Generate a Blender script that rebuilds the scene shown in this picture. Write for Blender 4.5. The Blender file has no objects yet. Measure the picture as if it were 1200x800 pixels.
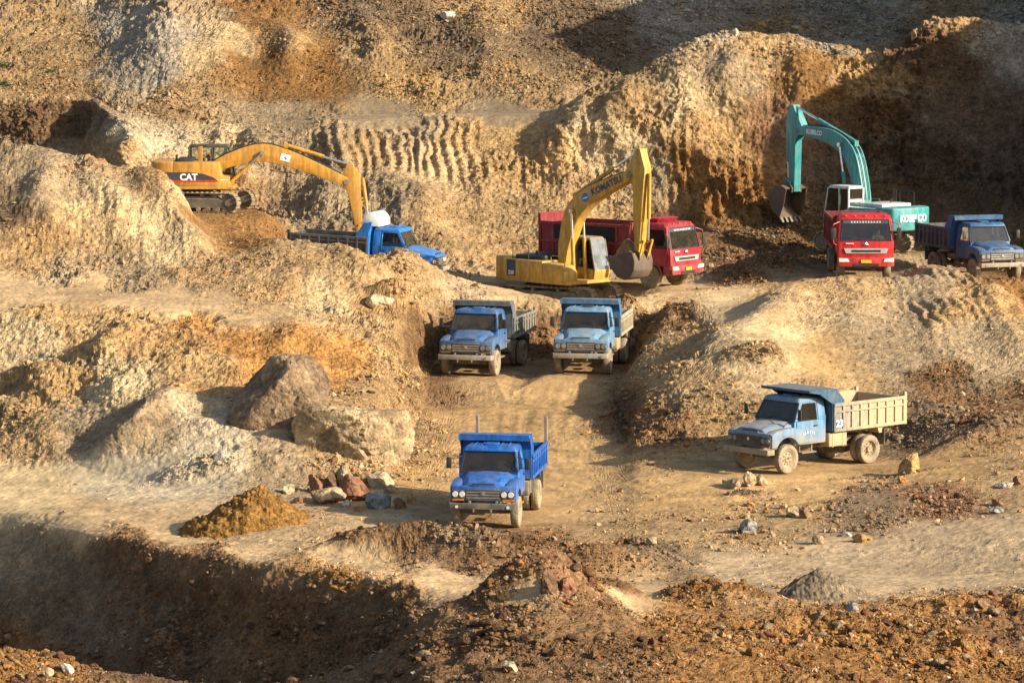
import bpy, bmesh, math, random
import numpy as np
from mathutils import Vector, Matrix, Euler

# ------------------------------------------------------------------ camera, sky, sun
scene = bpy.context.scene
COL = scene.collection
F, PITCH, CAMZ = 4600.0, math.radians(5.9), 18.6       # focal length in 1200-px-wide pixels
SUN_EL, SUN_BACK = math.radians(25.0), math.radians(24.0)  # sun: from the right, a little behind the viewer

cam = bpy.data.cameras.new("camera"); camo = bpy.data.objects.new("camera", cam); COL.objects.link(camo)
camo.location = (0, 0, CAMZ); camo.rotation_euler = (math.pi / 2 - PITCH, 0, 0)
cam.sensor_width = 36; cam.lens = F / 1200 * 36; cam.clip_start = 1; cam.clip_end = 3000
scene.camera = camo

SUNDIR = Vector((math.cos(SUN_BACK) * math.cos(SUN_EL), -math.sin(SUN_BACK) * math.cos(SUN_EL), math.sin(SUN_EL)))
world = bpy.data.worlds.new("World"); scene.world = world; world.use_nodes = True
wn = world.node_tree.nodes; wl = world.node_tree.links
sky = wn.new('ShaderNodeTexSky'); sky.sky_type = 'NISHITA'; sky.sun_disc = False
sky.sun_elevation = SUN_EL
sky.sun_rotation = math.atan2(SUNDIR.x, SUNDIR.y)
sky.air_density = 1.0; sky.dust_density = 2.0
wl.new(sky.outputs[0], wn['Background'].inputs[0]); wn['Background'].inputs[1].default_value = 0.10
sl = bpy.data.lights.new("sun", 'SUN'); sl.energy = 5.0; sl.angle = math.radians(0.6); sl.color = (1.0, 0.89, 0.72)
so = bpy.data.objects.new("sun", sl); COL.objects.link(so); so.location = (60, -20, 60)
so.rotation_euler = SUNDIR.to_track_quat('Z', 'Y').to_euler()
scene.view_settings.view_transform = 'Standard'; scene.view_settings.look = 'None'
scene.view_settings.gamma = 1; scene.view_settings.use_curve_mapping = False
scene.view_settings.exposure = 0.88
scene.cycles.max_bounces = 5; scene.cycles.diffuse_bounces = 3; scene.cycles.glossy_bounces = 2
scene.cycles.transparent_max_bounces = 8; scene.cycles.transmission_bounces = 2

CT, ST = math.cos(PITCH), math.sin(PITCH)
def P(px, py, d):
    """world point on the sight line of photo pixel (px,py) at ground distance d"""
    a = (px - 600) / F; b = (py - 400) / F
    dy = CT - b * ST; t = d / dy
    return Vector((a * t, d, CAMZ + t * (-ST - b * CT)))

# ------------------------------------------------------------------ noise
def _h(i, j, k, s):
    n = (i * 374761393 + j * 668265263 + k * 1274126177 + s * 974634777) & 0xffffffff
    n = ((n ^ (n >> 13)) * 1274126177) & 0xffffffff
    n = ((n ^ (n >> 16)) * 2246822519) & 0xffffffff
    return ((n ^ (n >> 15)) & 0xffff) / 65535.0
def vnoise(x, y, z, s=0):
    xi = np.floor(x).astype(np.int64); yi = np.floor(y).astype(np.int64); zi = np.floor(z).astype(np.int64)
    fx = x - xi; fy = y - yi; fz = z - zi
    fx = fx * fx * fx * (fx * (fx * 6 - 15) + 10); fy = fy * fy * fy * (fy * (fy * 6 - 15) + 10); fz = fz * fz * fz * (fz * (fz * 6 - 15) + 10)
    def c(a, b, d): return _h(xi + a, yi + b, zi + d, s)
    x00 = c(0,0,0) * (1 - fx) + c(1,0,0) * fx; x10 = c(0,1,0) * (1 - fx) + c(1,1,0) * fx
    x01 = c(0,0,1) * (1 - fx) + c(1,0,1) * fx; x11 = c(0,1,1) * (1 - fx) + c(1,1,1) * fx
    y0 = x00 * (1 - fy) + x10 * fy; y1 = x01 * (1 - fy) + x11 * fy
    return (y0 * (1 - fz) + y1 * fz) * 2 - 1
def fbm(x, y, z, octs, s=0, gain=0.5, ridged=False):
    a = 1.0; t = 0.0; out = np.zeros_like(x)
    for o in range(octs):
        n = vnoise(x, y, z, s + o * 17)
        if ridged: n = 1 - 2 * np.abs(n)
        out += a * n; t += a; a *= gain
        x, y, z = x * 2.03 + 3.1, y * 2.03 + 1.7, z * 2.03 + 7.3
    return out / t
def facets(x, y, z, s=0):
    """angular blocks: every cell has its own height and tilt"""
    bx, by, bz = (np.floor(q - .5).astype(np.int64) for q in (x, y, z)); best = np.full(x.shape, 9.0); out = np.zeros_like(x)
    for i in (0, 1):
        for j in (0, 1):
            for k in (0, 1):
                cx, cy, cz = bx + i, by + j, bz + k
                h1 = _h(cx, cy, cz, s); h2 = _h(cx, cy, cz, s + 1); h3 = _h(cx, cy, cz, s + 2); h4 = _h(cx, cy, cz, s + 3)
                dx = x - cx - .5 - (h1 - .5) * .9; dy = y - cy - .5 - (h2 - .5) * .9; dz = z - cz - .5 - (h3 - .5) * .9
                d = dx * dx + dy * dy + dz * dz; m = d < best; best = np.where(m, d, best)
                out = np.where(m, (h4 - .5) + 1.6 * ((h2 - .5) * dx + (h4 * 7 % 1 - .5) * dy + (h1 - .5) * dz), out)
    return out
def smooth1(a, sig, axis):
    if sig <= 0: return a
    r = int(sig * 3) + 1; k = np.exp(-0.5 * (np.arange(-r, r + 1) / sig) ** 2); k /= k.sum()
    pad = [(0, 0)] * a.ndim; pad[axis] = (r, r); ap = np.pad(a, pad, mode='edge'); out = np.zeros_like(a)
    n = a.shape[axis]
    for i, w in enumerate(k):
        sl_ = [slice(None)] * a.ndim; sl_[axis] = slice(i, i + n); out += w * ap[tuple(sl_)]
    return out
def sstep(a, b, x):
    t = np.clip((x - a) / (b - a), 0, 1); return t * t * (3 - 2 * t)

# ------------------------------------------------------------------ materials
def new_mat(name):
    m = bpy.data.materials.new(name); m.use_nodes = True
    nt = m.node_tree; b = nt.nodes['Principled BSDF']
    return m, nt, b
def simple(name, col, rough=0.6, metal=0.0, noise=0.15, scale=6.0, spec=0.4):
    m, nt, b = new_mat(name); N = nt.nodes; L = nt.links
    tc = N.new('ShaderNodeTexCoord'); nz = N.new('ShaderNodeTexNoise'); nz.inputs['Scale'].default_value = scale; nz.inputs['Detail'].default_value = 6
    L.new(tc.outputs['Object'], nz.inputs['Vector'])
    mp = N.new('ShaderNodeMapRange'); mp.inputs[3].default_value = 1 - noise * 2; mp.inputs[4].default_value = 1 + noise * 2
    mp.inputs[1].default_value = 0.2; mp.inputs[2].default_value = 0.8
    L.new(nz.outputs[0], mp.inputs[0])
    mx = N.new('ShaderNodeVectorMath'); mx.operation = 'SCALE'; mx.inputs[0].default_value = col
    L.new(mp.outputs[0], mx.inputs['Scale']); L.new(mx.outputs[0], b.inputs['Base Color'])
    b.inputs['Roughness'].default_value = rough; b.inputs['Metallic'].default_value = metal
    b.inputs['Specular IOR Level'].default_value = spec
    return m
DUST = (0.33, 0.26, 0.165)
def paint(name, col, dust=0.35, low=0.5, up=0.4, rough=0.4, rear=0.0, zlow=0.6, zhigh=1.5, fade=0.0, dcol=DUST, scale=2.2):
    """vehicle paint with road dust: more low down, on upward faces and (rear) towards +y of the vehicle"""
    m, nt, b = new_mat(name); N = nt.nodes; L = nt.links
    tc = N.new('ShaderNodeTexCoord'); sp = N.new('ShaderNodeSeparateXYZ'); L.new(tc.outputs['Object'], sp.inputs[0])
    def noise(s, det=8, r=0.62):
        n = N.new('ShaderNodeTexNoise'); n.inputs['Scale'].default_value = s; n.inputs['Detail'].default_value = det; n.inputs['Roughness'].default_value = r
        L.new(tc.outputs['Object'], n.inputs['Vector']); return n.outputs[0]
    def mr(src, a, b_, c, d):
        n = N.new('ShaderNodeMapRange'); L.new(src, n.inputs[0])
        for i, v in enumerate((a, b_, c, d)): n.inputs[1 + i].default_value = v
        return n.outputs[0]
    def op(o, a, b_):
        n = N.new('ShaderNodeMath'); n.operation = o
        for i, v in enumerate((a, b_)):
            if isinstance(v, (int, float)): n.inputs[i].default_value = v
            else: L.new(v, n.inputs[i])
        return n.outputs[0]
    g = N.new('ShaderNodeNewGeometry'); spn = N.new('ShaderNodeSeparateXYZ'); L.new(g.outputs['Normal'], spn.inputs[0])
    f = mr(sp.outputs[2], zlow, zhigh, low, 0.0)
    f = op('ADD', f, mr(spn.outputs[2], 0.3, 1.0, 0.0, up))
    if rear: f = op('ADD', f, mr(sp.outputs[1], 0.0, 2.4, 0.0, rear))
    f = op('ADD', f, dust)
    nn = op('ADD', mr(noise(scale), 0.3, 0.7, -0.45, 0.45), mr(noise(14, 5), 0.3, 0.7, -0.2, 0.2))
    f = op('ADD', f, op('MULTIPLY', nn, op('MINIMUM', op('ADD', f, 0.15), 1.0)))
    f = mr(f, 0.05, 0.95, 0.0, 0.92)
    mx = N.new('ShaderNodeMix'); mx.data_type = 'RGBA'
    fd = [c * (1 - fade) + 0.45 * fade for c in col]
    vr = N.new('ShaderNodeVectorMath'); vr.operation = 'SCALE'; vr.inputs[0].default_value = fd
    mpn = N.new('ShaderNodeMapping'); mpn.inputs['Scale'].default_value = (7, 7, .9); L.new(tc.outputs['Object'], mpn.inputs[0])
    ns = N.new('ShaderNodeTexNoise'); ns.inputs['Scale'].default_value = 1.0; ns.inputs['Detail'].default_value = 6; L.new(mpn.outputs[0], ns.inputs['Vector'])
    L.new(op('MULTIPLY', mr(noise(5), 0.25, 0.75, 0.72, 1.2), mr(ns.outputs[0], .38, .62, .68, 1.1)), vr.inputs['Scale'])
    f = op('ADD', f, mr(noise(38, 3, .7), .60, .74, 0, .38)); f = op('MINIMUM', f, .93)
    L.new(f, mx.inputs[0]); L.new(vr.outputs[0], mx.inputs[6]); mx.inputs[7].default_value = (*dcol, 1)
    L.new(mx.outputs[2], b.inputs['Base Color'])
    L.new(mr(f, 0, 0.8, rough, 0.95), b.inputs['Roughness'])
    b.inputs['Specular IOR Level'].default_value = 0.4
    bp = N.new('ShaderNodeBump'); bp.inputs['Strength'].default_value = 0.15; bp.inputs['Distance'].default_value = 0.02
    L.new(noise(9), bp.inputs['Height']); L.new(bp.outputs[0], b.inputs['Normal'])
    return m
def glass_mat(name, tint=(0.42, 0.47, 0.46), dust=0.2, ior=1.8, dcol=(0.4, 0.32, 0.22)):
    m, nt, b = new_mat(name); N = nt.nodes; L = nt.links
    tr = N.new('ShaderNodeBsdfTransparent'); tr.inputs[0].default_value = (*tint, 1)
    gl = N.new('ShaderNodeBsdfGlossy'); gl.inputs['Roughness'].default_value = 0.06; gl.inputs[0].default_value = (0.85, 0.85, 0.82, 1)
    fr = N.new('ShaderNodeFresnel'); fr.inputs[0].default_value = ior
    m1 = N.new('ShaderNodeMixShader'); L.new(fr.outputs[0], m1.inputs[0]); L.new(tr.outputs[0], m1.inputs[1]); L.new(gl.outputs[0], m1.inputs[2])
    df = N.new('ShaderNodeBsdfDiffuse'); df.inputs[0].default_value = (*dcol, 1)  # film over the pane: dust, but on M_GLASSK a painted sky reflection
    tc = N.new('ShaderNodeTexCoord'); nz = N.new('ShaderNodeTexNoise'); nz.inputs['Scale'].default_value = 2.5; nz.inputs['Detail'].default_value = 7
    L.new(tc.outputs['Object'], nz.inputs['Vector'])
    mp = N.new('ShaderNodeMapRange'); L.new(nz.outputs[0], mp.inputs[0]); mp.inputs[1].default_value = 0.35; mp.inputs[2].default_value = 0.75; mp.inputs[3].default_value = dust * 0.6; mp.inputs[4].default_value = dust * 1.5
    m2 = N.new('ShaderNodeMixShader'); L.new(mp.outputs[0], m2.inputs[0]); L.new(m1.outputs[0], m2.inputs[1]); L.new(df.outputs[0], m2.inputs[2])
    L.new(m2.outputs[0], N['Material Output'].inputs[0])
    return m
def earth_mat(name, attr=True, col=(0.3, 0.2, 0.1), grain=0.55, bump=1.0):
    """soil and stone: colour attribute (or one colour) broken up by grain of several sizes"""
    m, nt, b = new_mat(name); N = nt.nodes; L = nt.links
    tc = N.new('ShaderNodeTexCoord')
    def noise(s, det=6, r=0.6):
        n = N.new('ShaderNodeTexNoise'); n.inputs['Scale'].default_value = s; n.inputs['Detail'].default_value = det; n.inputs['Roughness'].default_value = r
        L.new(tc.outputs['Object'], n.inputs['Vector']); return n.outputs[0]
    def mr(src, a, b_, c, d):
        n = N.new('ShaderNodeMapRange'); L.new(src, n.inputs[0])
        for i, v in enumerate((a, b_, c, d)): n.inputs[1 + i].default_value = v
        return n.outputs[0]
    def mul(a, b_):
        n = N.new('ShaderNodeMath'); n.operation = 'MULTIPLY'; L.new(a, n.inputs[0]); L.new(b_, n.inputs[1]); return n.outputs[0]
    k = mul(mr(noise(1.6, 8), 0.3, 0.7, 1 - grain * 0.5, 1 + grain * 0.4), mr(noise(11, 5, 0.7), 0.3, 0.7, 1 - grain * 0.6, 1 + grain * 0.5))
    vm = N.new('ShaderNodeVectorMath'); vm.operation = 'SCALE'; L.new(k, vm.inputs['Scale'])
    if attr:
        at = N.new('ShaderNodeAttribute'); at.attribute_name = 'Col'; L.new(at.outputs[0], vm.inputs[0]); att = at
    else: vm.inputs[0].default_value = col
    def voro(s):
        n = N.new('ShaderNodeTexVoronoi'); n.inputs['Scale'].default_value = s; n.inputs['Randomness'].default_value = 1; L.new(tc.outputs['Object'], n.inputs['Vector']); return n
    va, vb = voro(4.2), voro(9.5)
    def chan(v):
        n = N.new('ShaderNodeSeparateColor'); L.new(v.outputs['Color'], n.inputs[0]); return n.outputs[0]
    ck = mul(mr(chan(va), 0, 1, .84, 1.16), mr(chan(vb), 0, 1, .80, 1.22))
    if attr:
        un = N.new('ShaderNodeMix'); un.data_type = 'FLOAT'; L.new(at.outputs['Alpha'], un.inputs[0]); un.inputs[2].default_value = 1.0; L.new(ck, un.inputs[3]); ck = un.outputs[0]
    vm2 = N.new('ShaderNodeVectorMath'); vm2.operation = 'SCALE'; L.new(vm.outputs[0], vm2.inputs[0]); L.new(ck, vm2.inputs['Scale'])
    L.new(vm2.outputs[0], b.inputs['Base Color'])
    b.inputs['Roughness'].default_value = 0.95; b.inputs['Specular IOR Level'].default_value = 0.12
    b1 = N.new('ShaderNodeBump'); b1.inputs['Strength'].default_value = 0.7 * bump; att_ = att if attr else None; b1.inputs['Distance'].default_value = 0.12; L.new(noise(5, 8, 0.68), b1.inputs['Height'])
    b2 = N.new('ShaderNodeBump'); b2.inputs['Strength'].default_value = 0.6 * bump; b2.inputs['Distance'].default_value = 0.04; L.new(noise(22, 4, 0.7), b2.inputs['Height'])
    if attr:
        for bb, q in ((b1, .75 * bump), (b2, .65 * bump)):
            mm = N.new('ShaderNodeMath'); mm.operation = 'MULTIPLY'; mm.inputs[1].default_value = q; L.new(at.outputs['Alpha'], mm.inputs[0]); L.new(mm.outputs[0], bb.inputs['Strength'])
    L.new(b1.outputs[0], b2.inputs['Normal']); last = b2
    for v_, di, st_ in ((va, .10, .75), (vb, .045, .7)):
        b3 = N.new('ShaderNodeBump'); b3.invert = True; b3.inputs['Strength'].default_value = st_ * bump; b3.inputs['Distance'].default_value = di; L.new(v_.outputs['Distance'], b3.inputs['Height']); L.new(last.outputs[0], b3.inputs['Normal']); last = b3
        if attr:
            mm = N.new('ShaderNodeMath'); mm.operation = 'MULTIPLY'; mm.inputs[1].default_value = st_; L.new(at.outputs['Alpha'], mm.inputs[0]); L.new(mm.outputs[0], b3.inputs['Strength'])
    L.new(last.outputs[0], b.inputs['Normal'])
    return m
M_EARTH = earth_mat('quarry_earth')
M_STONE = earth_mat('loose_stone', grain=0.4, bump=0.6)

# ------------------------------------------------------------------ vehicle spots (photo pixel of the middle of the wheelbase, distance, heading)
# heading angle: 0 faces the camera, positive turns to the right of the picture
SPOTS = {  # name: (px, py, d, yaw deg, half length, half width)
    'truck_front': (581, 606, 126.0, -8, 4.2, 1.6),
    'truck_mid_a': (567, 433, 158.0, -14, 4.0, 1.6),
    'truck_mid_b': (692, 431, 158.0, -9, 4.0, 1.6),
    'truck_right': (945, 545, 134.0, -48, 4.2, 1.7),
    'truck_back':  (441, 331, 171.0, 74, 4.2, 1.7),
    'truck_far':   (1142, 325, 171.5, 18, 4.2, 1.7),
    'red_far':     (1007, 322, 170.0, 0, 4.3, 1.8),
    'red_mid':     (733, 333, 169.5, 54, 4.4, 1.8),
    'digger_yellow_left': (232, 247, 178.0, 90, 2.6, 1.9),
    'digger_yellow_mid': (656, 358, 168.0, 45, 2.5, 1.7),
    'digger_teal': (1019, 293, 180.0, -143, 2.6, 1.9),
}
def spot(k):
    px, py, d, yaw, hl, hw = SPOTS[k]; return P(px, py, d), math.radians(yaw)

# ------------------------------------------------------------------ the terrain sheet
# feature lines from near to far: (px, py, distance)
LINES = [
 [(-900,1500,50),(2200,1500,50)],
 [(-900,1050,70),(0,1050,70),(600,1000,72),(1200,980,72),(2200,980,72)],
 [(-900,850,88),(0,850,90),(300,880,92),(600,850,87),(1200,850,88),(2200,850,88)],
 # bottom of the frame
 [(-900,800,100),(0,806,104),(100,812,104),(200,825,102),(300,840,98),(400,820,95),(500,800,92),(600,790,91),(700,790,92),(800,790,93),(1000,790,95),(1200,790,96),(2200,790,96)],
 # near crest
 [(-900,760,108),(0,768,108),(60,770,108),(100,786,107),(200,803,106),(300,818,103),(400,796,100),(460,765,99),(500,742,99),(560,716,99),(600,700,99),(640,684,99),(680,690,99.5),(720,698,100),(760,706,101),(800,704,102),(860,694,103),(900,698,103),(960,706,103),(1040,712,103),(1100,712,104),(1200,704,105),(2200,704,105)],
 # behind the near crest
 [(-900,765,115),(0,772,125.5),(100,790,121),(200,806,117.2),(300,815,114.8),(400,802,112.4),(500,754,109),(560,730,106),(640,702,108),(700,702,109),(800,702,109),(900,690,110),(1000,690,110),(1100,700,109),(1200,695,109),(2200,695,109)],
 # pit rim, near edge of the lower track
 [(-900,612,134),(0,615,131.5),(60,618,129),(100,624,126.5),(150,634,124),(200,644,121.8),(300,659,118.5),(400,670,116),(500,686,113),(560,691,112.5),(640,694,112.5),(700,695,112.5),(800,694,112.5),(900,680,114),(1000,676,114),(1100,674,114),(1200,668,114),(2200,668,114)],
 # far edge of the lower track
 [(-900,600,136),(0,600,132),(100,604,129),(200,622,126),(300,638,122.5),(400,652,119),(500,672,115.5),(600,681,114.8),(700,685,114.5),(800,678,115),(900,655,118),(1000,645,119),(1100,632,120),(1200,612,121),(2200,612,121)],
 # main floor
 [(-900,588,135),(0,588,133),(100,590,132),(200,598,129),(300,602,126.5),(400,604,126),(500,612,125),(600,618,124.2),(700,620,124),(800,612,124.5),(900,592,127),(1000,580,128),(1100,568,128.5),(1200,552,129),(2200,545,129)],
 # foot of the slopes
 [(-900,566,137),(0,566,136),(100,563,136),(200,572,133.5),(280,566,132.5),(380,566,132.5),(450,562,133),(478,545,135),(492,470,151),(514,446,157),(535,432,160.5),(600,429,161.5),(690,427,161.8),(712,440,157.5),(724,470,150),(742,512,139.5),(800,534,135.5),(860,534,135.8),(950,526,137),(1050,526,137),(1100,522,136),(1200,506,137),(2200,500,137)],
 # half way up
 [(-900,500,143),(0,505,142),(60,480,142),(100,468,142),(150,460,141),(200,452,140.5),(280,455,140),(330,480,138),(400,492,138),(450,490,139),(474,455,148),(495,420,156),(520,402,161.5),(600,394,163.3),(700,390,163.6),(722,412,158.5),(745,445,149.5),(790,432,146.5),(840,398,149),(900,412,147),(1000,430,147),(1100,440,146),(1200,430,148),(2200,430,148)],
 # bench edge
 [(-900,348,153),(0,348,152),(100,352,151),(200,360,150.5),(300,368,150),(400,376,150),(450,388,151),(480,378,157),(520,354,162.5),(600,347,164.5),(700,348,164.5),(760,366,163),(800,372,162),(840,388,154),(880,372,156),(910,352,159),(940,334,162.5),(985,317,165),(1060,313,166.5),(1130,318,166.5),(1200,320,166.5),(2200,320,166.5)],
 # foot of the mounds on the bench
 [(-900,332,157),(0,334,157),(100,332,157),(200,344,156),(300,352,155),(400,362,155),(450,366,157),(500,346,162),(560,340,164.5),(620,343,166),(700,343,166.2),(760,350,165),(800,350,164.5),(860,352,164),(900,348,164),(940,330,165.5),(985,316,168),(1060,313,168.5),(1130,316,168.5),(1200,317,168.5),(2200,317,168.5)],
 # first shelf of the left mound
 [(-900,285,160),(0,300,160.5),(100,302,160.5),(180,300,160.5),(250,312,160),(330,306,160),(400,318,159.5),(450,322,160.5),(500,328,163),(560,336,165.5),(620,340,167.3),(700,340,167.5),(800,345,166.5),(900,344,166),(940,328,167),(1000,314,169.5),(1200,315,170),(2200,315,170)],
 # crest of the mounds
 [(-900,150,170),(0,167,169),(50,171,168.6),(110,190,167.5),(150,194,167.5),(174,187,167.2),(186,200,166.8),(200,221,166.2),(214,238,165.6),(227,252,165),(242,276,164.3),(265,293,163.6),(330,279,163.6),(400,287,163.4),(440,302,163.2),(466,291,163.4),(500,312,164),(540,329,165.5),(580,336,168),(620,337,169),(700,337,169),(800,339,168.5),(900,338,168.5),(940,324,169.5),(1000,313.5,172),(1200,314,172),(2200,314,172)],
 # hollow behind the mounds
 [(-900,250,174),(0,256,174),(200,256,174),(270,258,173.5),(310,272,172),(340,318,168),(400,330,168),(470,330,168.3),(560,331.5,170),(620,330,172.5),(700,330,172.5),(800,331,172),(900,330,172),(940,322,172),(1000,313,175),(1200,313,175),(2200,313,175)],
 # foot of the back wall
 [(-900,228,194),(0,230,193.5),(100,230,193),(122,231,189),(140,232,186),(200,232,186.3),(280,238,187),(320,262,185),(360,300,180),(430,312,178),(560,315,178.5),(620,316,178.5),(700,318,178.5),(800,316,179),(850,313,179),(900,309,180.5),(950,304,182),(1000,303,183.5),(1100,302,184),(1200,302,184),(2200,302,184)],
 # talus top
 [(-900,150,196.5),(0,165,196),(100,168,195.5),(120,175,191.5),(138,190,188),(200,200,189),(300,205,190),(400,215,188.5),(450,206,188),(520,218,187),(600,248,185),(700,250,185),(800,270,184),(900,268,185),(1000,240,187),(1100,220,188),(1200,215,188),(2200,215,188)],
 # wall top
 [(-900,110,198),(0,112,198),(100,117,197.5),(124,128,194),(150,150,190.5),(200,156,192),(290,150,192),(400,143,191.5),(500,139,191.5),(630,134,191.5),(660,126,191),(700,106,190.5),(760,77,190.5),(800,52,191),(850,37,191.5),(930,36,192),(965,50,192),(1020,66,191.5),(1046,58,191),(1056,40,191),(1080,23,191),(1130,18,191),(1190,26,191),(1250,20,191),(2200,20,191)],
 # behind the wall top
 [(-900,106,202),(0,109,202),(100,112,201.5),(150,138,196),(200,146,196),(290,144,198),(400,136,199),(500,131,199.5),(630,129,199),(660,128,199),(700,124,201),(760,110,203),(850,95,205),(930,90,206),(1020,90,206),(1130,80,206),(1200,80,206),(2200,80,206)],
 [(-900,55,210),(0,60,210),(100,62,210),(105,66,209),(150,70,206),(200,60,204),(245,66,205),(275,70,207),(300,64,208),(400,66,207),(600,66,207),(700,60,209),(800,56,212),(1000,46,214),(1200,42,214),(2200,42,214)],
 [(-900,-30,222),(0,-26,224),(110,-20,224),(160,-24,220),(220,-24,219),(265,-22,222),(600,-26,222),(800,-22,224),(1200,-26,226),(2200,-26,226)],
 [(-900,-110,246),(600,-110,248),(2200,-110,250)],
 [(-900,-190,330),(600,-190,330),(2200,-190,330)],
]
ROWPX = 1.35
us = np.concatenate([np.linspace(-900, -60, 110, endpoint=False), np.arange(-60, 1262, 1.35), np.linspace(1262, 2200, 130)])
NU = len(us)
ly = np.array([np.interp(us, [p[0] for p in l], [p[1] for p in l]) for l in LINES])
ld = np.array([np.interp(us, [p[0] for p in l], [p[2] for p in l]) for l in LINES])

rows_y, rows_d, rows_l = [], [], []
lb = (ly - 400) / F; lz = CAMZ + ld / (CT - lb * ST) * (-ST - lb * CT)
ld = smooth1(ld, 6, 1); lz = smooth1(lz, 6, 1)
inside = (us > -20) & (us < 1220)
for k in range(len(LINES) - 1):
    dyp = np.abs(ly[k + 1] - ly[k])[inside]; ddp = np.abs(ld[k + 1] - ld[k])[inside]
    if k < 3 or k >= len(LINES) - 3: n = 26
    else: n = int(max(np.percentile(dyp, 80) / ROWPX, ddp.mean() * 4, 8))
    if k == 2: n = 40
    if 5 <= k <= 8: n = int(max(n, ddp.mean() * (11 if k < 8 else 8)))
    for i in range(n):
        t = i / n; rows_y.append(lz[k] * (1 - t) + lz[k + 1] * t); rows_d.append(ld[k] * (1 - t) + ld[k + 1] * t); rows_l.append(k + t)
rows_y.append(lz[-1]); rows_d.append(ld[-1]); rows_l.append(len(LINES) - 1)
GZ = smooth1(np.array(rows_y), 2.2, 0); GD = smooth1(np.array(rows_d), 2.2, 0); GL = np.array(rows_l)
m_ = (GZ - CAMZ) / GD; GY = 400 - F * (ST + m_ * CT) / (CT - m_ * ST)
GX = np.broadcast_to(us, GY.shape)
NV = GY.shape[0]
a_ = (GX - 600) / F; b_ = (GY - 400) / F; t_ = GD / (CT - b_ * ST)
X = a_ * t_; Y = GD.copy(); Z = CAMZ + t_ * (-ST - b_ * CT)

def grid_normals(X, Y, Z):
    du = np.stack([np.gradient(A, axis=1) for A in (X, Y, Z)], -1); dv = np.stack([np.gradient(A, axis=0) for A in (X, Y, Z)], -1)
    n = np.cross(du, dv); n /= np.linalg.norm(n, axis=-1, keepdims=True) + 1e-9
    n[n[..., 2] < -0.3] *= -1
    return n

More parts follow.
